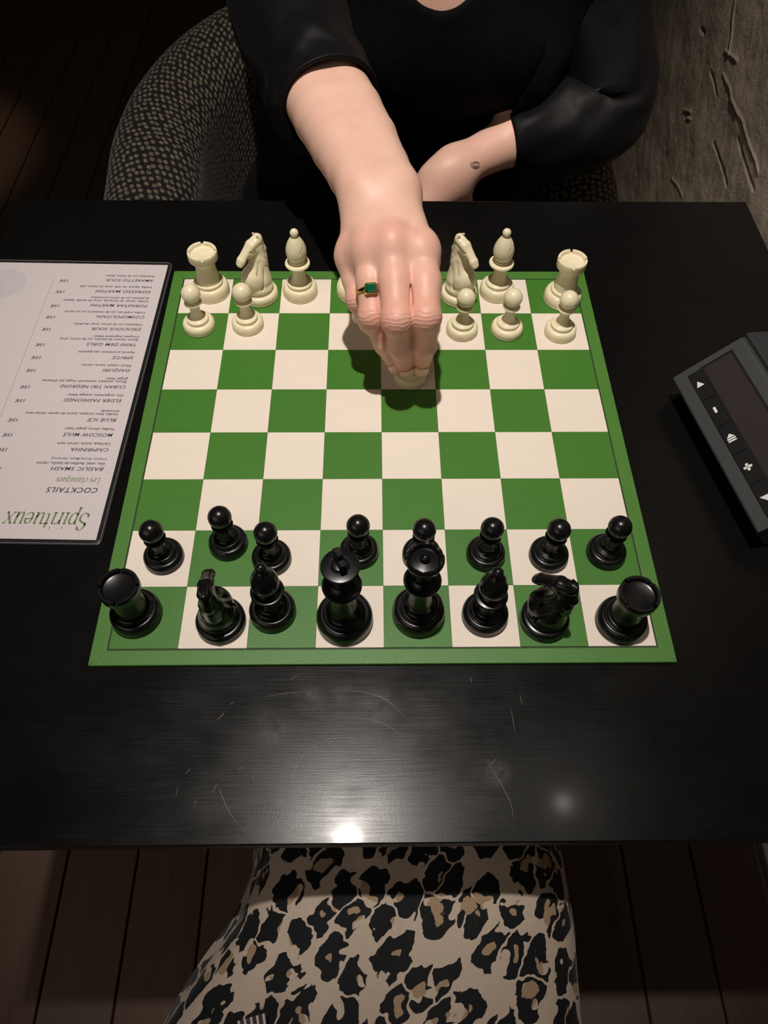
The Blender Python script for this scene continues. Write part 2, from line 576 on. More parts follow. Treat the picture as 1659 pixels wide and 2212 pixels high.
def plank_mat():
    m, nt, b = nodes_of('dark_floorboard'); v = coords(nt, 'Object', (9, 0.9, 1))
    oi = nt.nodes.new('ShaderNodeObjectInfo')
    g = noise(nt, v, 5, 6, 0.65, 0.8)
    c = mixc(nt, g, (0.060, 0.032, 0.020), (0.150, 0.088, 0.056))
    c = mixc(nt, math_n(nt, 'MULTIPLY', oi.outputs['Random'], 0.5), c, (0.10, 0.085, 0.07))
    L(nt, c, b.inputs['Base Color']); sset(b, rough=0.55, spec=0.35)
    bump(nt, b, g, 0.35, 0.002)
    return m


M_PLANK = plank_mat()
M_SUBFLOOR = simple('subfloor', (0.012, 0.008, 0.006), 0.9)
M_PAPER = simple('menu_paper', (0.58, 0.52, 0.53), 0.6, 0.1, 700)
M_SLEEVE = simple('black_vinyl', (0.012, 0.012, 0.013), 0.32)
M_RIM = simple('sleeve_rim', (0.09, 0.09, 0.095), 0.35)
M_INK = simple('ink_black', (0.055, 0.050, 0.055), 0.7)
M_INK2 = simple('ink_grey', (0.14, 0.13, 0.135), 0.7)
M_INKG = simple('ink_green', (0.15, 0.20, 0.085), 0.7)
M_INKP = simple('ink_pale', (0.50, 0.47, 0.48), 0.7)
M_CLOCK = simple('clock_grey', (0.036, 0.039, 0.041), 0.5, 0.25, 900)
M_CLOCKTOP = simple('clock_dark', (0.024, 0.026, 0.029), 0.5, 0.3, 900)
M_BUTTON = simple('clock_button', (0.003, 0.003, 0.003), 0.6, spec=0.25)
M_LCD = simple('lcd_glass', (0.030, 0.024, 0.022), 0.30)
M_SYMBOL = simple('symbol_white', (0.72, 0.72, 0.70), 0.5)

# ================================================================== THE SETTING
T_Z = -0.003          # table top; the board's upper face is z = 0
FLOOR = -0.73
WX = 0.585            # plane of the plaster wall

floor = structure(obj('floor', box_mesh('floor', (-3.0, -1.6, FLOOR - 0.06), (WX + 0.05, 2.8, FLOOR - 0.006)), M_SUBFLOOR))
pw = 0.104
plank_cache = {}
x = -2.96
i = 0
while x < WX - 0.02:
    y = -1.6
    cuts = [-1.6, -0.62 - 0.5 * ((i * 37) % 10) / 10, 0.25 + 0.9 * ((i * 53) % 10) / 10, 2.8]
    x1 = min(x + pw - 0.003, WX + 0.02)
    for a, b_ in zip(cuts[:-1], cuts[1:]):
        key = (round(x1 - x, 4), round(b_ - a, 2))
        if key not in plank_cache:
            plank_cache[key] = box_mesh('plank', (0, 0, -0.006), (x1 - x, b_ - a - 0.002, 0.0), 0.0012, 1)
        obj('plank', plank_cache[key], M_PLANK, floor, (x, a, FLOOR))
    x += pw; i += 1

# plaster wall on the right: trowel relief and cracks are real relief
ys = np.concatenate([np.arange(-1.6, 0.1, 0.05), np.arange(0.1, 1.25, 0.0024), np.arange(1.25, 2.81, 0.05)])
zs = np.concatenate([np.arange(FLOOR - 0.05, -0.62, 0.03), np.arange(-0.62, 0.32, 0.0024), np.arange(0.32, 2.0, 0.05)])
YY, ZZ = np.meshgrid(ys, zs)
P3 = np.stack([np.zeros_like(YY), YY, ZZ], -1)
H = 0.006 * fbm(P3 * np.array([1, 1, 0.6]), 3.0, 2) + 0.0012 * fbm(P3, 18.0, 3)
H += 0.003 * np.maximum(0, vnoise(P3 * np.array([1, 1.0, 0.35]), 13.0) - 0.45)


def crack(pxs, wid, amp):
    global H
    pts = [on_x(a, b, WX)[1:] for a, b in pxs]
    D = np.full(YY.shape, 9.0)
    for p, q in zip(pts[:-1], pts[1:]):
        ab = q - p; t = np.clip(((YY - p[0]) * ab[0] + (ZZ - p[1]) * ab[1]) / (ab @ ab), 0, 1)
        D = np.minimum(D, np.hypot(YY - p[0] - t * ab[0], ZZ - p[1] - t * ab[1]))
    H += 0.22 * amp * np.exp(-(D / (0.36 * wid)) ** 2)


crack([(1580, 215), (1592, 240), (1606, 262), (1618, 300), (1630, 330), (1640, 352), (1645, 375)], 0.006, 0.008)
crack([(1540, 310), (1552, 340), (1562, 365), (1573, 400)], 0.006, -0.009)
crack([(1565, 110), (1580, 122), (1590, 132)], 0.006, 0.008)
crack([(1416, 108), (1422, 118)], 0.007, -0.010)
crack([(1478, 238), (1492, 242)], 0.006, 0.008)
crack([(1484, 256), (1492, 258)], 0.006, 0.008)
crack([(1512, 62), (1520, 72)], 0.009, -0.010)
crack([(1534, 155), (1541, 175), (1546, 205)], 0.006, -0.008)
crack([(1560, 160), (1566, 175), (1575, 190), (1580, 212)], 0.005, 0.007)
crack([(1587, 0), (1580, 40), (1578, 80), (1572, 120)], 0.010, 0.006)
crack([(1450, 385), (1462, 400), (1472, 422)], 0.006, 0.006)
crack([(1595, 300), (1605, 330), (1620, 370), (1635, 410)], 0.007, -0.007)
V = np.stack([WX - H, YY, ZZ], -1).reshape(-1, 3)
nu, nv = len(ys), len(zs)
ii, jj = np.meshgrid(np.arange(nu - 1), np.arange(nv - 1))
a = (jj * nu + ii).ravel()
Q = np.stack([a, a + nu, a + nu + 1, a + 1], 1)
structure(obj('wall_right', np_mesh('wall_right', V, Q), M_WALL))
structure(obj('wall_back', box_mesh('wall_back', (-3.0, 2.8, FLOOR), (WX + 0.05, 2.86, 2.0)), M_DARKWALL))

# ================================================================== TABLE
TX0, TX1, TY0, TY1 = -0.374, 0.386, -0.3045, 0.310
table = thing('bistro_table', 'black laminate bistro table with scratched top and brown wooden edge', 'table', (0, 0, FLOOR))


def tpart(name, me, mat, **k):
    o = obj(name, me, mat, table, (0, 0, -FLOOR), **k); return o


tpart('tabletop', box_mesh('tabletop', (TX0, TY0, T_Z - 0.0035), (TX1, TY1, T_Z), 0.0009, 2), M_TABLE)
tpart('table_edge', box_mesh('table_edge', (TX0 + 0.0015, TY0 + 0.0015, T_Z - 0.024), (TX1 - 0.0015, TY1 - 0.0015, T_Z - 0.0035)), M_EDGE, label='dark brown wooden core under the laminate')
tpart('pedestal', tube_mesh('pedestal', [(0, 0.02, FLOOR + 0.03), (0, 0.02, T_Z - 0.024)], 0.035, 24), M_METAL)
tpart('foot_plate', box_mesh('foot_plate', (-0.24, -0.045, FLOOR), (0.24, 0.080, FLOOR + 0.03), 0.006, 2), M_METAL)


def ribbon(name, pts, w, z):
    """thin raised line on the table top from photo pixels, tapered to both ends"""
    P = [on_z(px, py, T_Z)[:2] for px, py in pts]
    # Catmull-Rom refine
    R = []
    for k in range(len(P) - 1):
        p0 = P[max(k - 1, 0)]; p1 = P[k]; p2 = P[k + 1]; p3 = P[min(k + 2, len(P) - 1)]
        for t in np.linspace(0, 1, 6, endpoint=False):
            R.append(0.5 * (2 * p1 + (p2 - p0) * t + (2 * p0 - 5 * p1 + 4 * p2 - p3) * t * t + (3 * p1 - p0 - 3 * p2 + p3) * t ** 3))
    R.append(P[-1]); V = []; F = []
    n = len(R)
    for k, p in enumerate(R):
        t = R[min(k + 1, n - 1)] - R[max(k - 1, 0)]; t = t / (np.linalg.norm(t) + 1e-9); q = np.array([-t[1], t[0]])
        ww = w * (0.25 + 0.75 * math.sin(PI * k / (n - 1)))
        V += [(*(p - q * ww), z), (*p, z + 0.00008), (*(p + q * ww), z)]
    for k in range(n - 1):
        F += [(3 * k, 3 * k + 1, 3 * k + 4, 3 * k + 3), (3 * k + 1, 3 * k + 2, 3 * k + 5, 3 * k + 4)]
    return py_mesh(name, V, F, True)


for pts, w in [([(617, 1765), (622, 1720), (635, 1670), (660, 1625), (710, 1592)], 0.00022),
               ([(470, 1692), (480, 1720), (498, 1758), (530, 1797)], 0.00020),
               ([(755, 1493), (790, 1496), (835, 1512), (880, 1552)], 0.00016),
               ([(720, 1568), (770, 1552), (820, 1560), (862, 1585), (878, 1615)], 0.00014),
               ([(1050, 1640), (1080, 1690), (1103, 1735), (1110, 1775)], 0.00016),
               ([(458, 1714), (470, 1692)], 0.00018), ([(468, 1556), (480, 1545), (485, 1538)], 0.00018),
               ([(1103, 1527), (1109, 1560), (1112, 1582)], 0.00014), ([(495, 1522), (506, 1516)], 0.00018),
               ([(1055, 1655), (1064, 1648), (1074, 1636)], 0.00016), ([(400, 1672), (412, 1660)], 0.00015),
               ([(515, 1665), (521, 1657)], 0.00018), ([(545, 1680), (550, 1676)], 0.0002), ([(420, 1736), (424, 1728)], 0.0002),
               ([(625, 1468), (642, 1460)], 0.00014), ([(1015, 1462), (1019, 1475)], 0.00018), ([(575, 1505), (620, 1497), (668, 1493)], 0.00012),
               ([(1122, 1497), (1128, 1522)], 0.00014), ([(384, 1700), (380, 1720)], 0.00014), ([(586, 1762), (586, 1795)], 0.00012),
               ([(630, 1698), (665, 1690), (708, 1688)], 0.00012)]:
    tpart('scratch', ribbon('scratch', pts, w, T_Z + 0.00002), M_SCR)


# ================================================================== CHESS BOARD
SQ = 0.046
board = thing('chess_board', 'green and cream chess board lying on the black table', 'chess board', (0, 0, T_Z))
OUT = 0.1955; INN = 4 * SQ + 0.0011


def bpart(name, me, mat, **k): return obj(name, me, mat, board, (0, 0, -T_Z), **k)


bpart('backing', box_mesh('backing', (-OUT + 0.0008, -OUT + 0.0008, T_Z), (OUT - 0.0008, OUT - 0.0008, -0.0008)), M_GROOVE)
for k in range(4):
    R = Matrix.Rotation(k * PI / 2, 4, 'Z')
    poly = [(-OUT, -OUT), (OUT, -OUT), (INN, -INN), (-INN, -INN)]
    poly = [tuple((R @ Vector((p[0] * 0.99985, p[1], 0)))[:2]) for p in poly]
    bpart('border_strip', prism_mesh('border_strip', poly, T_Z + 0.0002, 0.0001, 0.0004, 2), M_BORDER)
sqm = {}
for c in range(8):
    for r in range(8):
        lightsq = (c + r) % 2 == 0
        key = 'light_square' if lightsq else 'dark_square'
        if key not in sqm:
            g = 0.00006
            sqm[key] = box_mesh(key, (-SQ / 2 + g, -SQ / 2 + g, -0.0009), (SQ / 2 - g, SQ / 2 - g, 0.0), 0.00008, 1)
        bpart(key, sqm[key], M_LIGHT if lightsq else M_GREEN).location = ((c - 3.5) * SQ, (3.5 - r) * SQ, -T_Z)

# ================================================================== CHESS PIECES (profiles in mm)


def lathe(name, prof, seg=64, zmod=None, smooth=True):
    V = []; F = []; rings = []
    for i, (r, z) in enumerate(prof):
        if r <= 1e-6:
            rings.append([len(V)]); V.append((0, 0, z))
        else:
            ring = []
            for k in range(seg):
                t = 2 * PI * k / seg
                rr, zz = (r, z) if zmod is None else zmod(i, r, z, t)
                ring.append(len(V)); V.append((rr * math.cos(t), rr * math.sin(t), zz))
            rings.append(ring)
    for A, B in zip(rings[:-1], rings[1:]):
        for k in range(seg):
            k2 = (k + 1) % seg
            if len(A) == 1 and len(B) == 1: continue
            if len(A) == 1: F.append((A[0], B[k2], B[k]))
            elif len(B) == 1: F.append((A[k], A[k2], B[0]))
            else: F.append((A[k], A[k2], B[k2], B[k]))
    me = py_mesh(name, np.array(V) * 0.001, F, smooth)
    me.set_sharp_from_angle(angle=math.radians(38))
    return me


def arc(cr, cz, r, a0, a1, n=8, sz=1.0):
    return [(max(0, cr + r * math.cos(math.radians(a0 + (a1 - a0) * k / n))), cz + sz * r * math.sin(math.radians(a0 + (a1 - a0) * k / n))) for k in range(n + 1)]


def foot(R, h, rs, zs_, rt, zt):
    """stepped foot: rim R, bulge up to radius rs at height zs_, ring and cove to the stem radius rt at height zt"""
    P = [(0, 0), (R - 0.5, 0), (R, 0.5), (R, h * 0.42), (R - 0.55, h * 0.5), (R, h * 0.58), (R, h * 0.9)]
    b = R - rs
    P += [(R - b * (1 - math.cos(t)) * 1.0, h * 0.9 + (zs_ - h * 0.9) * math.sin(t)) for t in np.linspace(0.15, PI / 2, 9)]
    P += [(rs - 0.7, zs_ - 0.1), (rs - 0.9, zs_ + 0.5)]
    rr = rs - 0.9
    P += [(rr - 1.6 + 1.6 * math.cos(t), zs_ + 1.9 + 1.6 * math.sin(t)) for t in np.linspace(-0.9, PI / 2, 8)]
    z0 = zs_ + 3.3; r0 = rr - 2.0
    P += [(rt + (r0 - rt) * (1 - math.sin(t)), z0 + (zt - z0) * (1 - math.cos(t))) for t in np.linspace(0, PI / 2, 8)]
    return P


MESHES = {}
MESHES['pawn'] = [
    ('base', lathe('pawn_base', foot(14.1, 4.2, 10.8, 8.2, 4.7, 17.0) + [(0, 17.0)])),
    ('stem', lathe('pawn_stem', [(0, 16.5), (4.75, 16.5), (4.2, 21), (4.3, 25), (5.0, 26.2), (7.2, 27.2), (7.7, 28.0), (7.4, 28.9), (5.6, 29.6), (0, 30.2)])),
    ('head', lathe('pawn_head', arc(0, 37.3, 8.1, -90, 90, 22)))]


def rook_mod(i, r, z, t):
    if 5 <= i <= 9:
        d = abs((t + PI / 4 + 0.2) % (PI / 2) - PI / 4)
        if d < 0.085 and z > 43.0: return r, 41.9
    return r, z


MESHES['rook'] = [
    ('base', lathe('rook_base', foot(17.2, 5.0, 13.6, 10.6, 10.2, 19.0) + [(0, 19.0)])),
    ('stem', lathe('rook_stem', [(0, 18.5), (10.25, 18.5), (9.3, 24), (8.8, 30), (9.1, 34), (10.5, 36.4), (12.0, 37.2), (0, 37.3)])),
    ('battlement', lathe('rook_battlement', [(0, 36.6), (11.9, 36.6), (12.8, 37.4), (13.1, 38.4), (13.1, 43.2), (13.1, 44.4), (12.7, 45.2), (11.0, 45.2), (10.5, 44.6), (10.4, 43.2), (10.2, 42.2), (9.0, 41.7), (0, 41.5)], 144, rook_mod))]


def bishop_head():
    prof = [(0, 37.0), (6.3, 37.2)] + [(6.3 + 2.9 * math.sin(t), 38.2 + 7.5 * (1 - math.cos(t))) for t in np.linspace(0, PI / 2, 8)]
    prof += [(9.15, 47.5), (8.7, 50), (7.9, 52.6), (6.7, 55.4), (5.2, 58.0), (3.6, 60.2), (2.6, 61.2), (0, 61.6)]
    me = lathe('bishop_head', prof, 64)
    o = bpy.data.objects.new('tmp', me); COL.objects.link(o)
    cut = bpy.data.objects.new('tmpc', box_mesh('tmpc', (0.002, -0.02, -0.00055), (0.03, 0.02, 0.00055))); COL.objects.link(cut)
    cut.location = (0.0, 0, 0.0475); cut.rotation_euler = (0, math.radians(-52), 0)
    md = o.modifiers.new('b', 'BOOLEAN'); md.object = cut; md.operation = 'DIFFERENCE'; md.solver = 'EXACT'
    dg = bpy.context.evaluated_depsgraph_get(); dg.update()
    res = bpy.data.meshes.new_from_object(o.evaluated_get(dg)); res.name = 'bishop_head'
    bpy.data.objects.remove(o); bpy.data.objects.remove(cut)
    for p in res.polygons: p.use_smooth = True
    res.set_sharp_from_angle(angle=math.radians(38)); res.materials.clear()
    return res


MESHES['bishop'] = [
    ('base', lathe('bishop_base', foot(15.9, 5.0, 12.4, 10.2, 6.3, 20.0) + [(0, 20.0)])),
    ('stem', lathe('bishop_stem', [(0, 19.5), (6.35, 19.5), (5.6, 24), (5.5, 28), (6.2, 30.2), (9.6, 31.4), (10.9, 32.2), (11.2, 33.2), (10.7, 34.2), (8.0, 34.9), (6.6, 35.2), (7.4, 36.0), (7.5, 36.8), (6.7, 37.6), (0, 37.8)])),
    ('mitre', bishop_head()),
    ('finial', lathe('bishop_finial', arc(0, 64.2, 3.75, -90, 90, 14)))]


def queen_mod(i, r, z, t):
    if 5 <= i <= 8:
        s = abs(math.cos(4.5 * t)); dz = 1.9 * (1 - s ** 0.7)
        return r + 0.0, z - dz * (1.0 if i < 8 else 0.7)
    return r, z


MESHES['queen'] = [
    ('base', lathe('queen_base', foot(18.1, 5.6, 14.2, 12.4, 8.0, 24.0) + [(0, 24)])),
    ('stem', lathe('queen_stem', [(0, 23.5), (8.05, 23.5), (7.0, 30), (6.5, 38), (6.8, 45), (8.0, 48.2), (10.8, 49.6), (11.9, 50.6), (12.1, 51.8), (11.4, 53.0), (8.6, 53.8), (7.6, 54.6), (8.2, 55.6), (8.2, 56.6), (7.2, 57.6), (0, 58)])),
    ('crown', lathe('queen_crown', [(0, 56.8), (6.9, 57.0), (7.0, 62), (8.0, 68), (10.4, 75.0), (11.7, 78.2), (11.9, 80.0), (11.0, 81.6), (9.4, 81.0), (8.8, 78.0), (8.4, 77.3), (3.6, 78.2), (0, 78.4)], 108, queen_mod)),
    ('finial', lathe('queen_finial', arc(0, 79.9, 3.0, -90, 90, 12)))]


def king_cross():
    b = bmesh.new()
    for lo, hi in (((-2.3, -2.1, 81.5), (2.3, 2.1, 94.8)), ((-7.0, -2.1, 85.4), (7.0, 2.1, 90.2))):
        t = box_bm([v * 0.001 for v in lo], [v * 0.001 for v in hi], 0.0005, 1)
        me = bpy.data.meshes.new('t'); t.to_mesh(me); t.free(); b.from_mesh(me); bpy.data.meshes.remove(me)
    return bm_mesh('king_cross', b)


MESHES['king'] = [
    ('base', lathe('king_base', foot(19.2, 5.8, 15.2, 13.0, 8.6, 25.5) + [(0, 25.5)])),
    ('stem', lathe('king_stem', [(0, 25), (8.65, 25), (7.6, 32), (7.0, 40), (7.2, 47), (8.6, 50.6), (11.6, 52.0), (12.6, 53.0), (12.7, 54.2), (12.0, 55.4), (9.0, 56.2), (7.9, 57.0), (8.5, 58), (8.4, 59), (7.4, 60), (0, 60.4)])),
    ('crown', lathe('king_crown', [(0, 59.0), (7.2, 59.2), (7.4, 64), (8.3, 70), (10.2, 75.6), (11.6, 77.8), (11.9, 78.8), (11.4, 79.7), (7.0, 80.5), (5.6, 80.4), (5.3, 81.2), (4.9, 82.0), (3.2, 82.5), (0, 82.7)])),
    ('cross', king_cross())]


def knight_head():
    f = Field((-21, -15, 8), (23, 15, 70), 0.5)
    def c(a, b, ra, rb, k=2.5, sub=False): f.cone(a, b, ra, rb, k, sub)
    # plinth drum, chest, neck (x is forward)
    f.ell((0, 0, 12.5), (13.4, 13.4, 5.5), 2)
    f.ell((1.0, 0, 19), (11.8, 10.2, 8.5), 5)
    f.ell((4.8, 0, 23), (8.6, 8.2, 8.5), 5)
    for sy in (-1, 1):
        c((-3, 2.6 * sy, 20), (-5.5, 1.7 * sy, 38), 7.2, 4.7, 4)
        c((-5.5, 1.7 * sy, 38), (-6.8, 1.1 * sy, 52), 4.7, 3.3, 2.5)
        c((2.5, 3.6 * sy, 25), (-2.6, 1.9 * sy, 40), 5.8, 3.4, 3.5)
        c((-2.6, 1.8 * sy, 40), (-4.5, 1.2 * sy, 52), 3.5, 3.0, 2.5)
        # head: poll -> brow -> muzzle
        c((-7.0, 1.5 * sy, 57.6), (1.0, 1.4 * sy, 55.4), 3.4, 3.3, 1.6)
        c((1.0, 1.4 * sy, 55.4), (13.2, 1.3 * sy, 46.2), 3.3, 2.7, 1.6)
        c((13.2, 1.3 * sy, 46.2), (15.4, 1.2 * sy, 43.6), 2.8, 2.5, 1.5)
        # cheek and jaw
        c((-1.0, 1.8 * sy, 51), (6.0, 1.5 * sy, 48.0), 3.0, 2.3, 2)
        # ear ridge, brow, nostril wing
        c((-7.2, 2.4 * sy, 59.5), (-5.0, 2.5 * sy, 62.8), 2.0, 0.9, 1)
        c((0.5, 3.6 * sy, 56.6), (4.2, 3.3 * sy, 53.8), 1.2, 0.9, 1)
        c((13.0, 2.9 * sy, 46.3), (14.2, 2.7 * sy, 45.2), 1.1, 0.9, 0.8)
        # carved lines: mane strand grooves, chest muscle folds, jaw line
        for q in range(4):
            z0 = 26 + 7.5 * q
            c((-13.0 + 0.9 * q, 6.2 * sy, z0), (-7.0, 7.2 * sy, z0 + 8.5), 1.0, 0.9, 0.8, True)
        c((8.5, 8.0 * sy, 20), (0.0, 6.8 * sy, 40), 1.2, 0.8, 1, True)
        c((4.0, 10.5 * sy, 16), (-4.0, 9.0 * sy, 34), 1.3, 0.8, 1, True)
        c((8.0, 4.2 * sy, 49.5), (14.5, 3.2 * sy, 43.8), 0.55, 0.5, 0.5, True)
        f.ell((5.2, 4.2 * sy, 52.2), (1.2, 1.0, 1.0), 0.6, None, True)
    # mane crest and the groove between the ears
    c((-10.5, 0, 30), (-11.0, 0, 46), 3.2, 2.6, 2.5)
    c((-11.0, 0, 46), (-8.6, 0, 60), 2.6, 2.0, 2)
    c((-11.0, 0, 62.5), (-1.0, 0, 62.0), 1.7, 1.2, 0.8, True)
    c((15.6, -4, 42.6), (15.6, 4, 42.6), 0.5, 0.5, 0.4, True)
    f.half((0, 0, -1), -9.5)
    V, Q = f.mesh(1)
    return np_mesh('knight_head', V * 0.001, Q)


MESHES['knight'] = [
    ('base', lathe('knight_base', [(0, 0), (16.3, 0), (16.8, 0.5), (16.8, 2.2), (16.2, 2.7), (16.8, 3.2), (16.8, 4.6)] + [(16.8 - 2.6 * (1 - math.cos(t)), 4.6 + 3.6 * math.sin(t)) for t in np.linspace(0.15, PI / 2, 8)] + [(13.0, 8.6), (12.6, 10.2), (0, 10.6)])),
    ('horse_head', knight_head())]

used = set()


def piece(kind, side, x, y, rz, label):
    t = thing(('white_' if side == 'w' else 'black_') + kind, label, kind, (x, y, 0.0002), rz,
              ('white chess pieces' if side == 'w' else 'black chess pieces') if False else ('%s %ss' % ('cream' if side == 'w' else 'black', kind)))
    for pn, me in MESHES[kind]:
        m = me
        if side == 'b':
            k2 = (kind, pn)
            if k2 not in used:
                used.add(k2); bk = me.copy(); bk.materials.clear(); bk.materials.append(M_BLACK); MESHES[k2] = bk
            m = MESHES[k2]
        obj(pn, m, M_WHITE if side == 'w' else M_BLACK, t)
    return t


W = 'cream plastic '
piece('rook', 'w', -0.1568, 0.1665, 0.3, W + 'rook on the back row nearest the menu, behind a pawn')
piece('knight', 'w', -0.1112, 0.1613, math.atan2(-0.72, -0.70), W + 'knight facing the menu side, between a rook and a bishop')
piece('bishop', 'w', -0.0739, 0.1654, 0.35, W + 'bishop standing alone to the left of the reaching hand')
piece('king', 'w', -0.0210, 0.1660, 0.4, W + 'king half hidden behind the hand, only its base showing')
piece('queen', 'w', 0.0235, 0.1640, 0.0, W + 'queen hidden under the wrist of the reaching arm')
piece('knight', 'w', 0.0728, 0.1612, math.atan2(-0.80, 0.60), W + 'knight just right of the reaching hand, behind a pawn')
piece('bishop', 'w', 0.1086, 0.1663, 0.1, W + 'bishop on the right, between a knight and the corner rook')
piece('rook', 'w', 0.1687, 0.1569, 0.15, W + 'rook in the far right corner, behind the right-most pawn')
piece('pawn', 'w', -0.1618, 0.1203, 0, W + 'pawn on the green square nearest the menu')
piece('pawn', 'w', -0.1187, 0.1220, 0, W + 'pawn in front of the left-hand cream knight')
piece('pawn', 'w', -0.0118, 0.1325, 0, W + 'pawn half hidden behind the ringed hand')
piece('pawn', 'w', 0.0248, 0.0588, 0, W + 'pawn held between the fingertips, two squares forward')
piece('pawn', 'w', 0.0727, 0.1152, 0, W + 'pawn just right of the hand, in front of a knight')
piece('pawn', 'w', 0.1130, 0.1156, 0, W + 'pawn on a green square in front of the right-hand bishop')
piece('pawn', 'w', 0.1605, 0.1130, 0, W + 'pawn in front of the far right corner rook')
B = 'black plastic '
piece('rook', 'b', -0.1689, -0.1596, 0.25, B + 'rook in the near left corner of the board')
piece('knight', 'b', -0.1107, -0.1652, math.atan2(1.0, -0.12), B + 'knight facing away, beside the near left rook')
piece('bishop', 'b', -0.0761, -0.1579, 0.5, B + 'bishop left of the black king')
piece('king', 'b', -0.0266, -0.1642, math.radians(112), B + 'king with a small cross on its crown')
piece('queen', 'b', 0.0239, -0.1599, 0.0, B + 'queen with a scalloped crown, right of the king')
piece('bishop', 'b', 0.0694, -0.1616, 2.6, B + 'bishop right of the black queen')
piece('knight', 'b', 0.1100, -0.1649, math.atan2(0.62, -0.78), B + 'knight turned left, between a bishop and the near right rook')
piece('rook', 'b', 0.1623, -0.1668, 0.9, B + 'rook in the near right corner of the board')
piece('pawn', 'b', -0.1571, -0.1150, 0, B + 'pawn in front of the near left rook')
piece('pawn', 'b', -0.1122, -0.1040, 0, B + 'pawn standing furthest forward, in front of the left knight')
piece('pawn', 'b', -0.0799, -0.1165, 0, B + 'pawn partly covered by the bishop left of the king')
piece('pawn', 'b', -0.0173, -0.1113, 0, B + 'pawn just behind and right of the king cross')
piece('pawn', 'b', 0.0278, -0.1145, 0, B + 'pawn partly covered by the queen crown')
piece('pawn', 'b', 0.0742, -0.1139, 0, B + 'pawn in front of the bishop right of the queen')
piece('pawn', 'b', 0.1196, -0.1150, 0, B + 'pawn on a cream square in front of the right knight')
piece('pawn', 'b', 0.1617, -0.1130, 0, B + 'pawn on the green square at the right edge of the board')

# ================================================================== MENU
PTR = on_z(363, 572, T_Z + 0.002)
PBR = on_z(207, 1166, T_Z + 0.002)
e_dn = (PBR - PTR)[:2]; PG_H = float(np.linalg.norm(e_dn)); e_dn = e_dn / PG_H      # towards the camera
e_lf = np.array([e_dn[1], -e_dn[0]])                                                  # away from the board
if e_lf[0] > 0: e_lf = -e_lf
menu = thing('drinks_menu', 'drinks menu page in a black edged vinyl sleeve, upside down left of the board', 'menu', (float(PTR[0]), float(PTR[1]), T_Z))
# local frame of the page as its reader sees it: text runs along +x, up along +y
menu.rotation_euler = (0, 0, math.atan2(e_lf[1], e_lf[0]))
PG_W = 0.205


def menu_xy(px, py):
    p = on_z(px, py, T_Z + 0.002)[:2] - PTR[:2]
    return float(p @ e_lf), float(p @ e_dn)


def flip_ok():
    ex = np.array([math.cos(menu.rotation_euler[2]), math.sin(menu.rotation_euler[2])])
    ey = np.array([-ex[1], ex[0]])
    return float(ey @ e_dn)


SGN = 1.0 if flip_ok() > 0 else -1.0
g = 0.0045
obj('sleeve', prism_mesh('sleeve', round_rect(-g, -g, PG_W + g, PG_H + g, 0.006), 0.0, 0.0014, 0.0005, 2), M_SLEEVE, menu)
# welded rim of the sleeve
rim = round_rect(-g + 0.0012, -g + 0.0012, PG_W + g - 0.0012, PG_H + g - 0.0012, 0.0055)
obj('sleeve_rim', tube_mesh('sleeve_rim', [(*p, 0.0016) for p in rim + rim[:2]], 0.00055, 8, False), M_RIM, menu, label='paler welded rim of the vinyl sleeve')
page = obj('page', box_mesh('page', (0, 0, 0.0013), (PG_W, PG_H, 0.0017)), M_PAPER, menu, label='white printed page')


def text_obj(s, px0, px1, py, cap, mat, shear=0.18, spacing=1.0, name='menu_text'):
    x0, y0 = menu_xy(px0, py)
    cu = bpy.data.curves.new('t', 'FONT'); cu.body = s; cu.size = 1.0; cu.shear = shear; cu.space_character = spacing; cu.resolution_u = 3; cu.offset = 0.014
    o = bpy.data.objects.new('t', cu); COL.objects.link(o)
    dg = bpy.context.evaluated_depsgraph_get(); dg.update()
    me = bpy.data.meshes.new_from_object(o.evaluated_get(dg)); me.name = name
    bpy.data.objects.remove(o); bpy.data.curves.remove(cu)
    n = len(me.vertices); co = np.zeros(n * 3, dtype=np.float32); me.vertices.foreach_get('co', co); co = co.reshape(-1, 3)
    w = co[:, 0].max() - co[:, 0].min()
    if px1 is None: wid = cap * w / 0.70
    else: wid = menu_xy(px1, py)[0] - x0
    sy = cap / 0.70
    co[:, 0] = (co[:, 0] - co[:, 0].min()) * (wid / w); co[:, 1] *= sy; co[:, 2] = 0
    me.vertices.foreach_set('co', co.ravel()); me.update(); me.materials.clear()
    return obj(name, me, mat, page, (x0, y0, 0.00176))


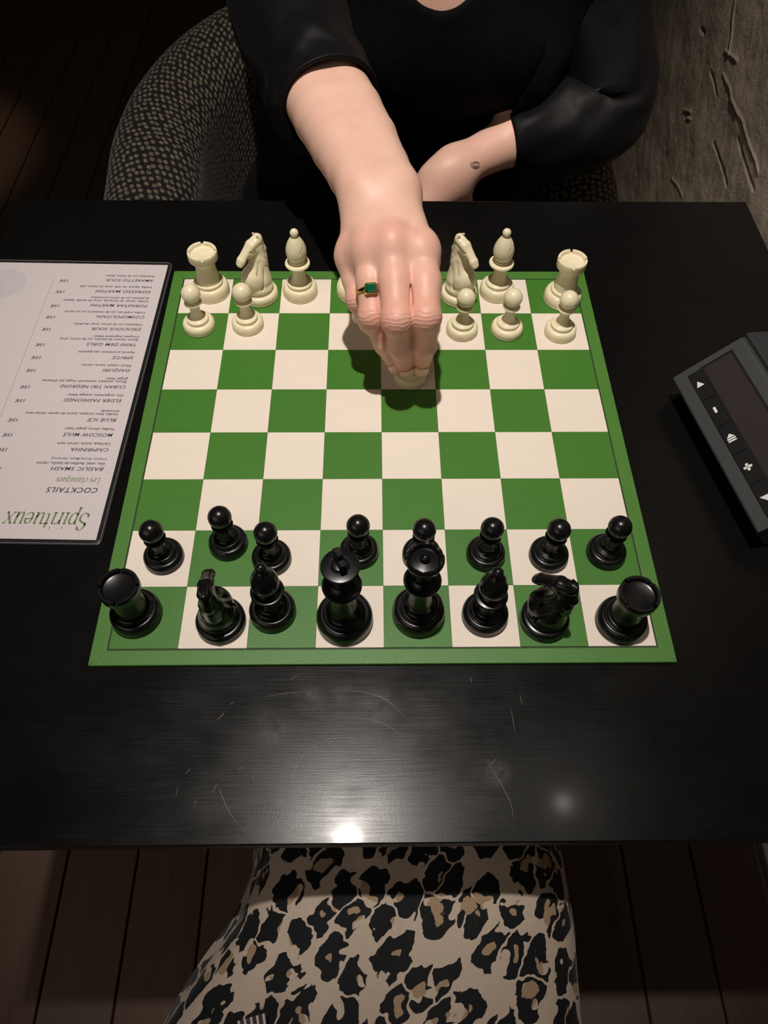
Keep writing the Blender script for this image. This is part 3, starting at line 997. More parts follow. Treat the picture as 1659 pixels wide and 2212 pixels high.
CAPH, SMALL = 0.0034, 0.0026
LINES = [('COCKTAILS', 212, 101, 1053.7, 0.0047, M_INK, 1.12), ('BASILIC SMASH', 224, 110, 1009.6, CAPH, M_INK, 1.08),
         ('Gin, miel, feuilles de basilic, citron.', 227, 77, 999.2, SMALL, M_INK, 1), ('Création de Jörg Meyer, Hambourg', 231, 110, 989.4, 0.0023, M_INK2, 1),
         ('CAIPIRINHA', 235, 153.6, 968.2, CAPH, M_INK, 1.08), ('Cachaça, sucre, citron vert.', 238.7, 123, 956.5, SMALL, M_INK, 1),
         ('MOSCOW MULE', 244, 136, 936.3, CAPH, M_INK, 1.08), ('Vodka, citron, ginger beer.', 247, 138.6, 924.6, SMALL, M_INK, 1),
         ('BLUE ICE', 252, 189, 904, CAPH, M_INK, 1.08), ('Vodka, blue curaçao, sucre de canne, citron vert,', 255, 54, 892.5, SMALL, M_INK, 1), ('limonade.', 258, 217, 885.8, SMALL, M_INK, 1),
         ('ELDER FASHIONED', 263, 138, 862.3, CAPH, M_INK, 1.08), ('Gin, st-germain, orange bitter.', 267, 144, 852, SMALL, M_INK, 1),
         ('CUBAN TIKI NEGRONI', 272, 130, 832.8, CAPH, M_INK, 1.08), ("Rhum, campari, vermouth rouge, jus d'ananas,", 274, 89, 822.3, SMALL, M_INK, 1), ('ginger beer.', 276.5, 229, 816, SMALL, M_INK, 1),
         ('DAIQUIRI', 281, 222, 797.2, CAPH, M_INK, 1.08), ('Rhum cubain, sucre, citron.', 284, 175.5, 787.6, SMALL, M_INK, 1),
         ('SPRITZ', 288.6, 242, 769.5, CAPH, M_INK, 1.08), ('Aperol, processco, eau gazeuse.', 292, 168, 759.3, SMALL, M_INK, 1),
         ('TRINI DEM GIRLS', 295, 187, 741.8, CAPH, M_INK, 1.08), ('Rhum, liqueur de banane, jus de citron, sirop', 299, 128, 732, SMALL, M_INK, 1), ("d'orgeat, angustura bitter.", 300.7, 201, 725.6, SMALL, M_INK, 1),
         ('DELICIOUS SOUR', 305, 198.5, 708.5, CAPH, M_INK, 1.08), ('Calavados, jus de citron, sirop de pêche.', 307.4, 158, 699.5, SMALL, M_INK, 1),
         ('COSMOPOLITAIN', 312, 208.6, 682.2, CAPH, M_INK, 1.08), ('Vodka, triple sec, jus de cranberry, jus de citron.', 314, 138, 673.4, SMALL, M_INK, 1),
         ('PORNSTAR MARTINI', 318.7, 195, 658, CAPH, M_INK, 1.08), ('Vodka, nectar de maracuja, sirop de vanille, liqueur', 320.7, 135, 649, SMALL, M_INK, 1), ('de passion, jus de citron, processco.', 322.6, 195, 642.5, SMALL, M_INK, 1),
         ('ESPRESSO MARTINI', 326, 206, 627.8, CAPH, M_INK, 1.08), ('Vodka, liqueur de café, sirop de canne, café.', 328.6, 171, 618.7, SMALL, M_INK, 1),
         ('AMARETTO SOUR', 332.7, 229.5, 603.6, CAPH, M_INK, 1.08), ('Amaretto, jus de citron, bitter.', 335, 228, 595.2, SMALL, M_INK, 1)]
for s, a, b_, y, c, m, sp in LINES: text_obj(s, a, b_, y, c, m, 0.18, sp)
for a, b_, y in ((3, -19, 1009), (16.4, -5, 967.5), (27.7, 6, 935.6), (39.3, 18, 903.3), (54.7, 33, 861.8), (65, 44, 832.3), (78, 57, 796.8), (89, 68, 769), (98, 77.6, 741.4),
                 (110, 91, 708), (120, 99.6, 681.8), (129, 109, 657.5), (140, 120.6, 627.4), (148, 129, 603.3)):
    text_obj('15€', a, b_, y, CAPH, M_INK, 0.18, 1.0, 'price_text')

# broad-nib italic lettering for the two green headings (em units: x-height .45, caps .70)


def bez(*P, n=10):
    P = [np.array(p, float) for p in P]; out = []
    for t in np.linspace(0, 1, n):
        q = P
        while len(q) > 1: q = [q[i] * (1 - t) + q[i + 1] * t for i in range(len(q) - 1)]
        out.append(q[0])
    return out


def glyph(ch):
    """(strokes, advance); a stroke is (points, thick, thin)"""
    st = lambda x, y0, y1: ([(x, y0), (x, (y0 + y1) / 2), (x, y1)], 1)
    sf = lambda x, y, w=.09: ([(x - w, y), (x + w, y)], 0)
    dot = lambda x, y: ([(x - .02, y), (x + .02, y)], 3)
    if ch == 'S': return [(bez((.40, .56), (.36, .74), (.06, .74), (.06, .55), (.06, .38)) + bez((.06, .50), (.10, .34), (.42, .40), (.42, .18)) + bez((.42, .18), (.42, -.05), (.08, -.05), (.05, .14)), 2), ([(.40, .66), (.40, .52)], 0), ([(.05, .18), (.05, .03)], 0)], .48
    if ch == 'L': return [st(.12, 0, .68), sf(.12, .68), sf(.10, 0, .07), ([(.12, 0), (.42, 0), (.46, .16)], 0)], .50
    if ch == 'p': return [st(.12, -.22, .45), sf(.12, -.22), sf(.07, .44, .05), (bez((.12, .32), (.22, .48), (.44, .50), (.44, .24)) + bez((.44, .24), (.44, -.06), (.2, -.04), (.12, .08)), 2)], .52
    if ch == 'q': return [st(.40, -.22, .45), sf(.40, -.22), (bez((.40, .34), (.32, .50), (.06, .48), (.06, .21)) + bez((.06, .21), (.06, -.06), (.3, -.04), (.40, .12)), 2)], .52
    if ch == 'i': return [st(.12, 0, .45), sf(.12, 0), sf(.08, .44, .04), dot(.13, .60)], .26
    if ch == 'l': return [st(.12, 0, .70), sf(.12, 0), sf(.08, .69, .04)], .25
    if ch == 'r': return [st(.12, 0, .45), sf(.12, 0), sf(.08, .44, .04), (bez((.12, .28), (.18, .44), (.26, .48), (.34, .42)), 2)], .35
    if ch == 't': return [(bez((.15, .60), (.15, .20), (.10, -.04), (.32, .06)), 1), ([(.03, .43), (.30, .43)], 0)], .32
    if ch == 'u': return [(bez((.11, .45), (.11, .12), (.10, -.05), (.24, .0)) + bez((.24, .0), (.34, .04), (.40, .14), (.41, .20)), 1), st(.41, 0, .45), sf(.07, .44, .05), sf(.37, .44, .05), sf(.44, 0, .05)], .54
    if ch == 'e': return [(bez((.08, .24), (.24, .25), (.38, .25)) + bez((.38, .25), (.40, .50), (.07, .52), (.07, .22)) + bez((.07, .22), (.07, -.05), (.32, -.05), (.40, .10)), 2)], .45
    if ch == 'x': return [([(.06, .45), (.40, 0)], 1), ([(.04, 0), (.40, .45)], 0), sf(.06, .44, .06), sf(.38, .44, .06), sf(.06, 0, .06), sf(.40, 0, .06)], .48
    if ch == 's': return [(bez((.30, .36), (.26, .50), (.06, .48), (.07, .33)) + bez((.07, .33), (.10, .20), (.32, .26), (.31, .11)) + bez((.31, .11), (.30, -.05), (.08, -.03), (.05, .10)), 2)], .37
    if ch == 'c': return [(bez((.38, .36), (.32, .50), (.06, .50), (.06, .21)) + bez((.06, .21), (.06, -.05), (.32, -.04), (.39, .10)), 2)], .43
    if ch == 'a': return [(bez((.08, .36), (.12, .50), (.34, .50), (.34, .32)) + [(.34, .16), (.34, .06), (.42, .01)], 1), (bez((.34, .27), (.06, .26), (.03, .08), (.12, .0)) + bez((.12, .0), (.22, -.03), (.32, .05), (.34, .12)), 2)], .45
    return [], .25


def nib_text(s, px0, px1, py, cap, mat, name='menu_heading'):
    V = []; F = []; xo = 0.0; sl = 0.20
    n1 = np.array([0.034, 0.012])
    for ch in s:
        strokes, adv = glyph(ch)
        for pts, kind in strokes:
            P = [np.array(p, float) + np.array([xo, 0]) for p in pts]
            off = {0: np.array([0.004, 0.013]), 1: np.array([0.034, 0.008]), 2: n1, 3: np.array([0.01, 0.036])}[kind]
            b0 = len(V)
            for k, p in enumerate(P):
                t = P[min(k + 1, len(P) - 1)] - P[max(k - 1, 0)]; t = t / (np.linalg.norm(t) + 1e-9)
                q = np.array([-t[1], t[0]])
                w = abs(q @ off) + 0.010                      # width of a slanted nib drawn along the stroke
                for sgn in (-1, 1):
                    c = p + sgn * q * w; V.append((c[0] + sl * c[1], c[1], 0))
            for k in range(len(P) - 1): F.append((b0 + 2 * k, b0 + 2 * k + 1, b0 + 2 * k + 3, b0 + 2 * k + 2))
        xo += adv
    x0, y0 = menu_xy(px0, py); wid = menu_xy(px1, py)[0] - x0
    V = np.array(V); V[:, 0] *= wid / xo; V[:, 1] *= cap / 0.70
    return obj(name, py_mesh(name, V, F), mat, page, (x0, y0, 0.00178))


nib_text('Spiritueux', 196, 14, 1108.5, 0.0152, M_INKG)
nib_text('Les classiques', 218, 123, 1032.5, 0.0056, M_INKG)
# column rule and a pale roundel on the far column
xr0, yr0 = menu_xy(118, 596)
obj('column_rule', box_mesh('column_rule', (xr0 - 0.0001, yr0, 0.00172), (xr0 + 0.0001, PG_H - 0.075, 0.00178)), M_INK2, page)
xc_, yc_ = menu_xy(8, 612)
obj('pale_roundel', py_mesh('pale_roundel', [(xc_ + 0.02 * math.cos(t), yc_ + 0.02 * math.sin(t), 0.00175) for t in np.linspace(0, 2 * PI, 48, endpoint=False)], [tuple(range(48))]), M_INKP, page)

# ================================================================== CHESS CLOCK
CK0 = on_z(1454, 815, 0.02); CK1 = on_z(1638, 1150, 0.02)
cu_ = (CK1 - CK0); CKL = float(np.linalg.norm(cu_)); cu_ = cu_ / CKL
clock = thing('chess_clock', 'dark grey digital chess clock with white button symbols, right of the board', 'chess clock', (float(CK0[0]), float(CK0[1]), T_Z), math.atan2(cu_[1], cu_[0]))
# local: x along the front edge, y away from the board, z up; z0 offset so that world z = local z + T_Z
ZF, ZR, VR, DEP = 0.02 - T_Z, 0.057 - T_Z, 0.043, 0.098


def clock_prism(name, prof, x0, x1, bev):
    b = bmesh.new()
    vs = [b.verts.new((x0, p[0], p[1])) for p in prof]; f = b.faces.new(vs)
    r = bmesh.ops.extrude_face_region(b, geom=[f])
    for e in r['geom']:
        if isinstance(e, bmesh.types.BMVert): e.co.x = x1
    bmesh.ops.bevel(b, geom=list(b.edges), offset=bev, segments=2, affect='EDGES', profile=0.6)
    return bm_mesh(name, b, False)


obj('body', clock_prism('clock_body', [(0.016, 0.0), (0.0, ZF - 0.002), (0.0, ZF), (VR, ZR), (DEP, ZR - 0.006), (DEP, 0.0)], 0, CKL, 0.0008), M_CLOCK, clock)
obj('rocker', clock_prism('clock_rocker', [(VR + 0.0035, ZR - 0.004), (VR + 0.0035, ZR + 0.0035), (DEP - 0.004, ZR - 0.001), (DEP - 0.004, ZR - 0.008)], -0.001, CKL + 0.001, 0.001), M_CLOCKTOP, clock)
tilt = math.atan2(ZR - ZF, VR)
panel_rot = (tilt, 0, 0)


def on_panel(name, me, mat, parent=clock, label=None):
    o = obj(name, me, mat, parent, (0, 0, ZF), panel_rot); 
    if label: o['label'] = label
    return o


def frame_mesh(name, x0, y0, x1, y1, t, z0, z1):
    V = []
    for z in (z0, z1):
        for (a, b_, c, d) in ((x0, y0, x1, y1), (x0 + t, y0 + t, x1 - t, y1 - t)):
            V += [(a, b_, z), (c, b_, z), (c, d, z), (a, d, z)]
    F = []
    for k in range(4):
        k2 = (k + 1) % 4
        F += [(8 + k, 8 + k2, 12 + k2, 12 + k), (k, k2, 8 + k2, 8 + k), (4 + k2, 4 + k, 12 + k, 12 + k2)]
    return py_mesh(name, V, F)


on_panel('display', box_mesh('display', (0.0075, 0.0225, 0.0001), (CKL - 0.0075, 0.0455, 0.0004)), M_LCD, label='dark unlit display window')
on_panel('display_bezel', frame_mesh('display_bezel', 0.0058, 0.0208, CKL - 0.0058, 0.0470, 0.0016, 0.0, 0.0007), M_BUTTON)
EDG = [0.0066, 0.0340, 0.0612, 0.0884, 0.1160, CKL - 0.0070]
SYM = [0.0194, 0.0466, 0.0745, 0.1020, 0.1299]


def polys_mesh(name, polys, z=0.0012):
    V = []; F = []
    for P in polys:
        F.append(tuple(range(len(V), len(V) + len(P)))); V += [(p[0], p[1], z) for p in P]
    return py_mesh(name, V, F)


for k in range(5):
    bt = on_panel('button', box_mesh('button', (EDG[k] + 0.0002, 0.0100, 0.0), (EDG[k + 1] - 0.0002, 0.0206, 0.0010), 0.0003, 2), M_BUTTON)
    sx, sy = SYM[k], 0.0152
    rr = lambda x0, y0, x1, y1: round_rect(x0, y0, x1, y1, 0.0005, 3)
    if k == 0: pl = [[(sx - 0.0034, sy - 0.0012), (sx + 0.0020, sy - 0.0034), (sx + 0.0020, sy + 0.0026)]]
    elif k == 1: pl = [rr(sx - 0.0027, sy - 0.0010, sx + 0.0027, sy + 0.0010)]
    elif k == 2: pl = [[(sx - 0.0006, sy - 0.0030), (sx - 0.0006, sy + 0.0030), (sx - 0.0040, sy - 0.0000)], rr(sx + 0.0000, sy - 0.0032, sx + 0.0013, sy + 0.0032), rr(sx + 0.0019, sy - 0.0032, sx + 0.0032, sy + 0.0032)]
    elif k == 3: pl = [rr(sx - 0.0031, sy - 0.0010, sx + 0.0031, sy + 0.0010), rr(sx - 0.0010, sy - 0.0031, sx + 0.0010, sy + 0.0031)]
    else: pl = [[(sx + 0.0030, sy + 0.0012), (sx - 0.0022, sy + 0.0026), (sx - 0.0022, sy - 0.0034)]]
    so = obj('button_symbol', polys_mesh('button_symbol', pl, 0.00105), M_SYMBOL, bt, label='white printed symbol')

# ================================================================== ARMCHAIR (opposite)
chair = thing('tub_armchair', 'tub armchair in dark patterned fabric that the person in black sits in', 'armchair', (-0.02, 0.60, FLOOR))


def chair_part(name, V, F, mat, uv=None, smooth=True):
    V = np.array(V, float); V = V - np.array([-0.02, 0.60, FLOOR])
    me = py_mesh(name, V, F, smooth)
    if uv is not None:
        ul = me.uv_layers.new(name='UVMap')
        for lp in me.loops: ul.data[lp.index].uv = uv[lp.vertex_index]
    return obj(name, me, mat, chair)


def tub_path(t):
    """outer rim in plan, t from 0 (left front) through the back to 1 (right front)"""
    Rx, Ry, cy = 0.338, 0.29, 0.53
    Lst = 0.20; arcl = PI * 0.5 * (Rx + Ry); tot = 2 * Lst + arcl; d = t * tot
    if d < Lst: return np.array([-Rx, cy - Lst + d]), np.array([-1.0, 0.0])
    if d > Lst + arcl: return np.array([Rx, cy - (d - Lst - arcl)]), np.array([1.0, 0.0])
    a = PI - (d - Lst) / arcl * PI
    n = np.array([math.cos(a) / Rx, math.sin(a) / Ry]); n /= np.linalg.norm(n)
    return np.array([Rx * math.cos(a), cy + Ry * math.sin(a)]), n


V = []; UV = []; nt_, ns = 120, 40
tot_len = 2 * 0.20 + PI * 0.5 * 0.628
for i in range(nt_):
    t = i / (nt_ - 1); p, n = tub_path(t)
    bk = math.sin(PI * t) ** 1.5
    ztop = -0.105 + 0.13 * bk
    th = 0.125
    end = min(1.0, (min(t, 1 - t)) / 0.035); capk = math.sqrt(max(0.0, 1 - (1 - end) ** 2)) * 0.92 + 0.08
    prof = []
    # closed outline: outside bottom -> outside top -> rounded top -> inside bottom
    for z in np.linspace(-0.58, ztop - 0.05, 10): prof.append((0.0 - 0.012 * (1 - (z + 0.58) / 0.5), z))
    for a in np.linspace(PI, 0, 16): prof.append((-th / 2 - th / 2 * math.cos(a) * 1.0 * 1.0, ztop - 0.05 + 0.05 * math.sin(a)))
    # order: a=PI -> +0 ; flip so that it runs from the outside to the inside
    prof[10:] = [(-(q[0] + th), q[1]) if False else (-th - q[0], q[1]) for q in prof[10:]][::-1][::-1]
    prof = prof[:10] + [(-th / 2 + th / 2 * math.cos(a), ztop - 0.05 + 0.05 * math.sin(a)) for a in np.linspace(0, PI, 16)]
    for z in np.linspace(ztop - 0.06, -0.58, 14): prof.append((-th, z))
    arc_s = 0.0; last = None
    for (o_, z) in prof:
        oc = -th / 2 + (o_ + th / 2) * capk
        q = p + n * oc
        if last is not None: arc_s += math.hypot(o_ - last[0], z - last[1])
        last = (o_, z)
        V.append((-0.02 + q[0], q[1], z)); UV.append((t * tot_len, arc_s))
F = grid_faces(ns, nt_)
F.append(tuple(range(ns))); F.append(tuple((nt_ - 1) * ns + k for k in range(ns))[::-1])
chair_part('shell', V, F, M_CHAIR, UV)
me = box_mesh('seat_cushion', (-0.235 - 0.0, -0.32, 0.15), (0.235, 0.20, 0.315), 0.05, 5, True)
ul = me.uv_layers.new(name='UVMap')
for lp in me.loops:
    co = me.vertices[lp.vertex_index].co; ul.data[lp.index].uv = (co.x, co.y + co.z)
obj('seat_cushion', me, M_CHAIR, chair)
for sx in (-0.25, 0.25):
    for sy in (-0.17, 0.22):
        obj('leg', tube_mesh('leg', [(sx, sy, 0.0), (sx * 0.97, sy * 0.97, 0.17)], [0.014, 0.022], 12), M_METAL, chair)

# ================================================================== PERSON OPPOSITE
person = thing('person', 'person in black jacket reaching over the board, ringed hand on a pawn', 'person', (0.06, 0.58, FLOOR))


def set_attr(me, name, vals):
    at = me.attributes.new(name, 'FLOAT', 'POINT'); at.data.foreach_set('value', np.asarray(vals, dtype=np.float32))


def pchild(name, V, Q, mat, base=person, smooth=True, label=None):
    V = np.asarray(V) - np.array(base.location)
    return obj(name, np_mesh(name, V, Q, smooth), mat, base, label=label)


# --- right hand and forearm (fine field)
IDX = [on_y(*p) for p in ((911, 540, .086), (918, 612, .060), (919, 685, .0335), (917, 746, .0350), (911, 783, .0465))]
MID = [on_y(*p) for p in ((846, 528, .086), (853, 610, .059), (858, 690, .0315), (866, 748, .0335), (875, 787, .0460))]
RNG = [on_y(*p) for p in ((795, 537, .090), (800, 608, .068), (806, 682, .0480), (832, 742, .0440), (850, 779, .0490))]
PNK = [on_y(*p) for p in ((758, 553, .098), (766, 602, .084), (776, 648, .0700), (798, 697, .0640), (817, 722, .0670))]
WRI = on_y(822, 420, .143)
ARM1 = on_y(765, 310, .213); ARM2 = on_y(700, 195, .293); ARM3 = on_y(655, 115, .350)
f = Field((-0.115, 0.008, 0.0), (0.075, 0.40, 0.175), 0.00115)
lat = np.array([0.95, 0.30, 0.0]); lat /= np.linalg.norm(lat)          # across the forearm
up_ = np.array([0, 0, 1.0])
for sgn in (-1, -0.5, 0, 0.5, 1):
    f.chain([WRI + lat * 0.0120 * sgn, (WRI * 0.55 + ARM1 * 0.45) + lat * 0.0120 * sgn, ARM1 + lat * 0.0125 * sgn, (ARM1 + ARM2) / 2 + lat * 0.0125 * sgn, ARM2 + lat * 0.0120 * sgn, ARM3 + lat * 0.010 * sgn],
            [0.0200, 0.0212, 0.0240, 0.0262, 0.0275, 0.0280], 0.0025)
f.ell(WRI + lat * -0.018 + np.array([-0.003, 0.016, 0.008]), (0.009, 0.010, 0.008), 0.014)      # ulna head
# metacarpals and palm
for fing, r0, r1, woff in ((IDX, 0.0158, 0.0112, 0.0120), (MID, 0.0170, 0.0128, 0.005), (RNG, 0.0165, 0.0120, -0.006), (PNK, 0.0150, 0.0096, -0.014)):
    f.cone(WRI + lat * woff - up_ * 0.001, fing[0] - up_ * 0.0012, r0, r1, 0.012)
palm_c = (WRI + MID[0]) / 2 - up_ * 0.014
f.cone(WRI - up_ * 0.008 + lat * 0.004, palm_c + np.array([0.004, -0.024, -0.004]), 0.016, 0.014, 0.014)
f.cone(palm_c + lat * 0.014, palm_c - lat * 0.016, 0.011, 0.011, 0.014)
# thumb: base under the index side, tip on the far side of the pawn
THB = [np.array((0.021, 0.126, 0.098)), np.array((0.0345, 0.112, 0.079)), np.array((0.0345, 0.090, 0.055)), np.array((0.0285, 0.0725, 0.033))]
f.chain(THB, [0.0150, 0.0118, 0.0105, 0.0082], 0.006)
# fingers
RAD = {'i': (0.0110, 0.0119, 0.0107, 0.0090, 0.0072), 'm': (0.0112, 0.0118, 0.0109, 0.0094, 0.0074), 'r': (0.0106, 0.0106, 0.0100, 0.0086, 0.0070), 'p': (0.0092, 0.0094, 0.0090, 0.0078, 0.0064)}


for key, P in (('p', PNK), ('r', RNG), ('m', MID), ('i', IDX)):
    R = RAD[key]; P = [np.array(p) for p in P]
    # one finger: soft joints along its own length, melting into the hand only at its root
    sl, G = f._win(np.min(P, 0) - 0.026, np.max(P, 0) + 0.026)
    fin = Field(f.lo + f.h * np.array([q.start for q in sl]), f.lo + f.h * np.array([q.stop - 1 for q in sl]), f.h)
    fin.chain(P, R, 0.004)
    back = P[2] - (P[1] + P[3]) / 2; back /= np.linalg.norm(back)
    fin.ell(P[2] + back * 0.0016, (R[2] * 0.97,) * 3, 0.005)
    fin.ell(P[0] + up_ * 0.0036, (R[0] * 0.62, R[0] * 0.9, R[0] * 0.66), 0.008)
    dd = fin.d[:sl[0].stop - sl[0].start, :sl[1].stop - sl[1].start, :sl[2].stop - sl[2].start]
    far = np.sqrt((G[0] - P[0][0]) ** 2 + (G[1] - P[0][1]) ** 2 + (G[2] - P[0][2]) ** 2)
    kk = 0.0009 + 0.016 * np.exp(-(far / 0.021) ** 4)
    cur = f.d[sl]; h_ = np.maximum(kk - np.abs(cur - dd), 0) / kk
    f.d[sl] = np.minimum(cur, dd) - h_ * h_ * kk * 0.25
# webs between the fingers
for A, B_ in ((IDX, MID), (MID, RNG), (RNG, PNK)):
    A = [np.array(p) for p in A]; B_ = [np.array(p) for p in B_]
    m0 = (A[0] + B_[0]) / 2; m1 = (A[0] * 0.58 + A[1] * 0.42 + B_[0] * 0.58 + B_[1] * 0.42) / 2
    f.cone(m0 + up_ * 0.0012, m1 - up_ * 0.002, 0.0098, 0.0070, 0.007)
for A, B_, c0 in ((IDX, MID, 0.9), (MID, RNG, 1.0)):
    q0 = (np.array(A[0]) + np.array(B_[0])) / 2; q1 = (np.array(A[1]) + np.array(B_[1])) / 2; q2 = (np.array(A[2]) + np.array(B_[2])) / 2
    bk_ = CAM_POS - q1; bk_ /= np.linalg.norm(bk_)
    f.cone(q0 * (1 - c0) + q1 * c0 + bk_ * 0.0042, q2 + bk_ * 0.0040, 0.0009, 0.0016, 0.002, True)
Vh, Qh = f.mesh(2)

# flush (redder knuckles and tips) and creases (joint wrinkles)
flush = np.zeros(len(Vh)); crease = np.zeros(len(Vh))
for P in (IDX, MID, RNG, PNK):
    for q, w, am in ((0, 0.011, 0.45), (2, 0.011, 0.60), (4, 0.012, 0.50)):
        flush += am * np.exp(-(np.linalg.norm(Vh - np.array(P[q]) - (up_ * 0.008 if q == 0 else 0), axis=1) / w) ** 2)
    for q, wid in ((2, 0.0085), (3, 0.0055)):
        ax = np.array(P[q + 1]) - np.array(P[q - 1]); ax /= np.linalg.norm(ax)
        s_ = (Vh - np.array(P[q])) @ ax; dd = np.linalg.norm(Vh - np.array(P[q]), axis=1)
        bk_ = np.array(P[2]) - (np.array(P[1]) + np.array(P[3])) / 2; bk_ /= np.linalg.norm(bk_)
        dors = np.clip(((Vh - np.array(P[q])) @ bk_ - 0.0045) / 0.005, 0, 1)
        crease += np.where(dd < 0.016, dors * np.exp(-(s_ / wid) ** 2) * np.cos(s_ / 0.00050 + 4.0 * vnoise(Vh, 200)), 0) * 0.18
flush = np.clip(flush + 0.12 * fbm(Vh, 45, 3), 0, 0.8)
# skin below the knuckles is a touch redder
flush = np.clip(flush + 0.30 * np.clip((0.095 - Vh[:, 1]) / 0.05, 0, 1), 0, 0.9)

# --- torso, neck, left arm (coarser field, same mesh)
f = Field((-0.20, 0.30, -0.36), (0.345, 0.80, 0.54), 0.0032)
f.cone((0.06, 0.545, 0.15), (0.01, 0.60, -0.20), 0.115, 0.105, 0.05)
f.cone((-0.05, 0.56, 0.17), (0.17, 0.56, 0.17), 0.085, 0.085, 0.06)
f.cone((-0.06, 0.59, -0.22), (0.06, 0.59, -0.22), 0.100, 0.100, 0.05)
f.cone((0.00, 0.465, 0.075), (0.03, 0.50, 0.12), 0.060, 0.06, 0.05); f.cone((0.12, 0.465, 0.075), (0.09, 0.50, 0.12), 0.060, 0.06, 0.05)
# head bent over the board: x across, f forward, u up in the head's own frame
HC = np.array((0.060, 0.485, 0.395)); hx = np.array((1.0, 0, 0)); hf = np.array((0, -0.883, -0.469)); hu = np.array((0, -0.469, 0.883)); HR = np.stack([hx, hf, hu], 1)
hp = lambda x_, f_, u_: HC + hx * x_ + hf * f_ + hu * u_
f.cone((0.06, 0.565, 0.20), hp(0, -0.040, -0.055), 0.056, 0.049, 0.045)
f.ell(hp(0, -0.012, 0.030), (0.070, 0.088, 0.080), 0.01, HR)
f.cone(hp(0, 0.038, -0.015), hp(0, 0.048, -0.078), 0.052, 0.030, 0.030)
f.ell(hp(0, 0.066, -0.086), (0.017, 0.015, 0.015), 0.02, HR)
f.cone(hp(-0.034, 0.068, 0.026), hp(0.034, 0.068, 0.026), 0.011, 0.011, 0.015)
for sg_ in (-1, 1):
    f.ell(hp(0.036 * sg_, 0.062, -0.022), (0.020, 0.020, 0.022), 0.02, HR)
    f.ell(hp(0.030 * sg_, 0.090, 0.006), (0.017, 0.012, 0.010), 0.008, HR, True)
    f.ell(hp(0.030 * sg_, 0.073, 0.004), (0.015, 0.012, 0.0115), 0.003, HR)
    f.ell(hp(0.071 * sg_, -0.012, 0.000), (0.009, 0.017, 0.030), 0.006, HR)
    f.ell(hp(0.009 * sg_, 0.090, -0.024), (0.007, 0.009, 0.007), 0.005, HR)
f.cone(hp(0, 0.082, 0.018), hp(0, 0.102, -0.020), 0.0075, 0.0095, 0.008)
f.cone(hp(-0.017, 0.080, -0.050), hp(0.017, 0.080, -0.050), 0.0055, 0.0055, 0.004)
f.cone(hp(-0.014, 0.079, -0.059), hp(0.014, 0.079, -0.059), 0.0065, 0.0065, 0.004)
SHR = np.array((-0.085, 0.555, 0.175)); SHL = np.array((0.195, 0.560, 0.175))
ELR = np.array((-0.088, 0.400, 0.1145))
f.cone(SHR, ELR, 0.052, 0.034, 0.03); f.cone(ELR, ARM3, 0.034, 0.031, 0.02)
ELL = np.array((0.252, 0.466, 0.016))
WRL = on_y(985, 362, .385)
f.cone(SHL, ELL, 0.048, 0.036, 0.03)
f.cone(ELL, on_y(1105, 303, .421), 0.034, 0.0255, 0.02); f.cone(on_y(1105, 303, .421), WRL, 0.0255, 0.0205, 0.010)
HL = [WRL, on_y(955, 398, .372), on_y(925, 440, .360)]
f.ell(HL[1], (0.030, 0.020, 0.030), 0.02); f.cone(WRL, HL[2], 0.0215, 0.020, 0.015)
for q, dx in enumerate((-0.026, -0.009, 0.009, 0.026)):
    a = HL[2] + np.array([dx * 0.9, 0.002, -0.012]); b_ = a + np.array([dx * 0.5 - 0.01, 0.012, -0.040]); c_ = b_ + np.array([0, 0.022, -0.018])
    f.cone(a, b_, 0.0100, 0.0088, 0.006); f.cone(b_, c_, 0.0088, 0.0072, 0.003)
f.cone(HL[1] + np.array([0.020, 0.002, -0.008]), HL[1] + np.array([0.034, 0.010, -0.045]), 0.0125, 0.0098, 0.01)
Vt, Qt = f.mesh(2)
f2 = Field((-0.16, 0.10, FLOOR - 0.02), (0.30, 0.72, -0.10), 0.007)
for sx in (-0.09, 0.08):
    f2.cone((sx, 0.60, -0.30), (sx, 0.20, -0.27), 0.085, 0.062, 0.03)
    f2.cone((sx, 0.20, -0.27), (sx, 0.24, FLOOR + 0.09), 0.060, 0.042, 0.02)
    f2.cone((sx, 0.25, FLOOR + 0.05), (sx, 0.12, FLOOR + 0.035), 0.045, 0.035, 0.02)
f2.half((0, 0, -1), -FLOOR)
Vl, Ql = f2.mesh(2)
VB = np.concatenate([Vh, Vt]); QB = np.concatenate([Qh, Qt + len(Vh)])
body = pchild('body', VB, QB, M_SKIN)
set_attr(body.data, 'flush', np.concatenate([flush, 0.15 + 0.1 * fbm(Vt, 30, 2)])); set_attr(body.data, 'crease', np.concatenate([crease, np.zeros(len(Vt))]))
pchild('trousers', Vl, Ql, M_TROUSER, label='black trousers')
fh = Field((-0.05, 0.36, 0.26), (0.17, 0.74, 0.54), 0.0035)
fh.ell(hp(0, -0.018, 0.036), (0.077, 0.094, 0.086), 0.01, HR)
fh.cone(hp(0, -0.10, 0.0), hp(0, -0.13, -0.01), 0.040, 0.034, 0.02)
fh.cone(hp(0, 0.115, -0.045), hp(0, 0.085, 0.030), 0.075, 0.062, 0.012, True)
for sg_ in (-1, 1): fh.cone(hp(0.085 * sg_, 0.0, -0.035), hp(0.085 * sg_, 0.02, -0.01), 0.030, 0.026, 0.01, True)
Vr_, Qr_ = fh.mesh(2)
Vr_ = Vr_ + 0.0016 * np.sin(Vr_[:, :1] * 900 + 3 * fbm(Vr_, 20, 2)[:, None]) * np.array([[0.2, 0.4, 0.8]])
pchild('hair', Vr_, Qr_, simple('hair', (0.030, 0.016, 0.009), 0.45, 0.5, 300))


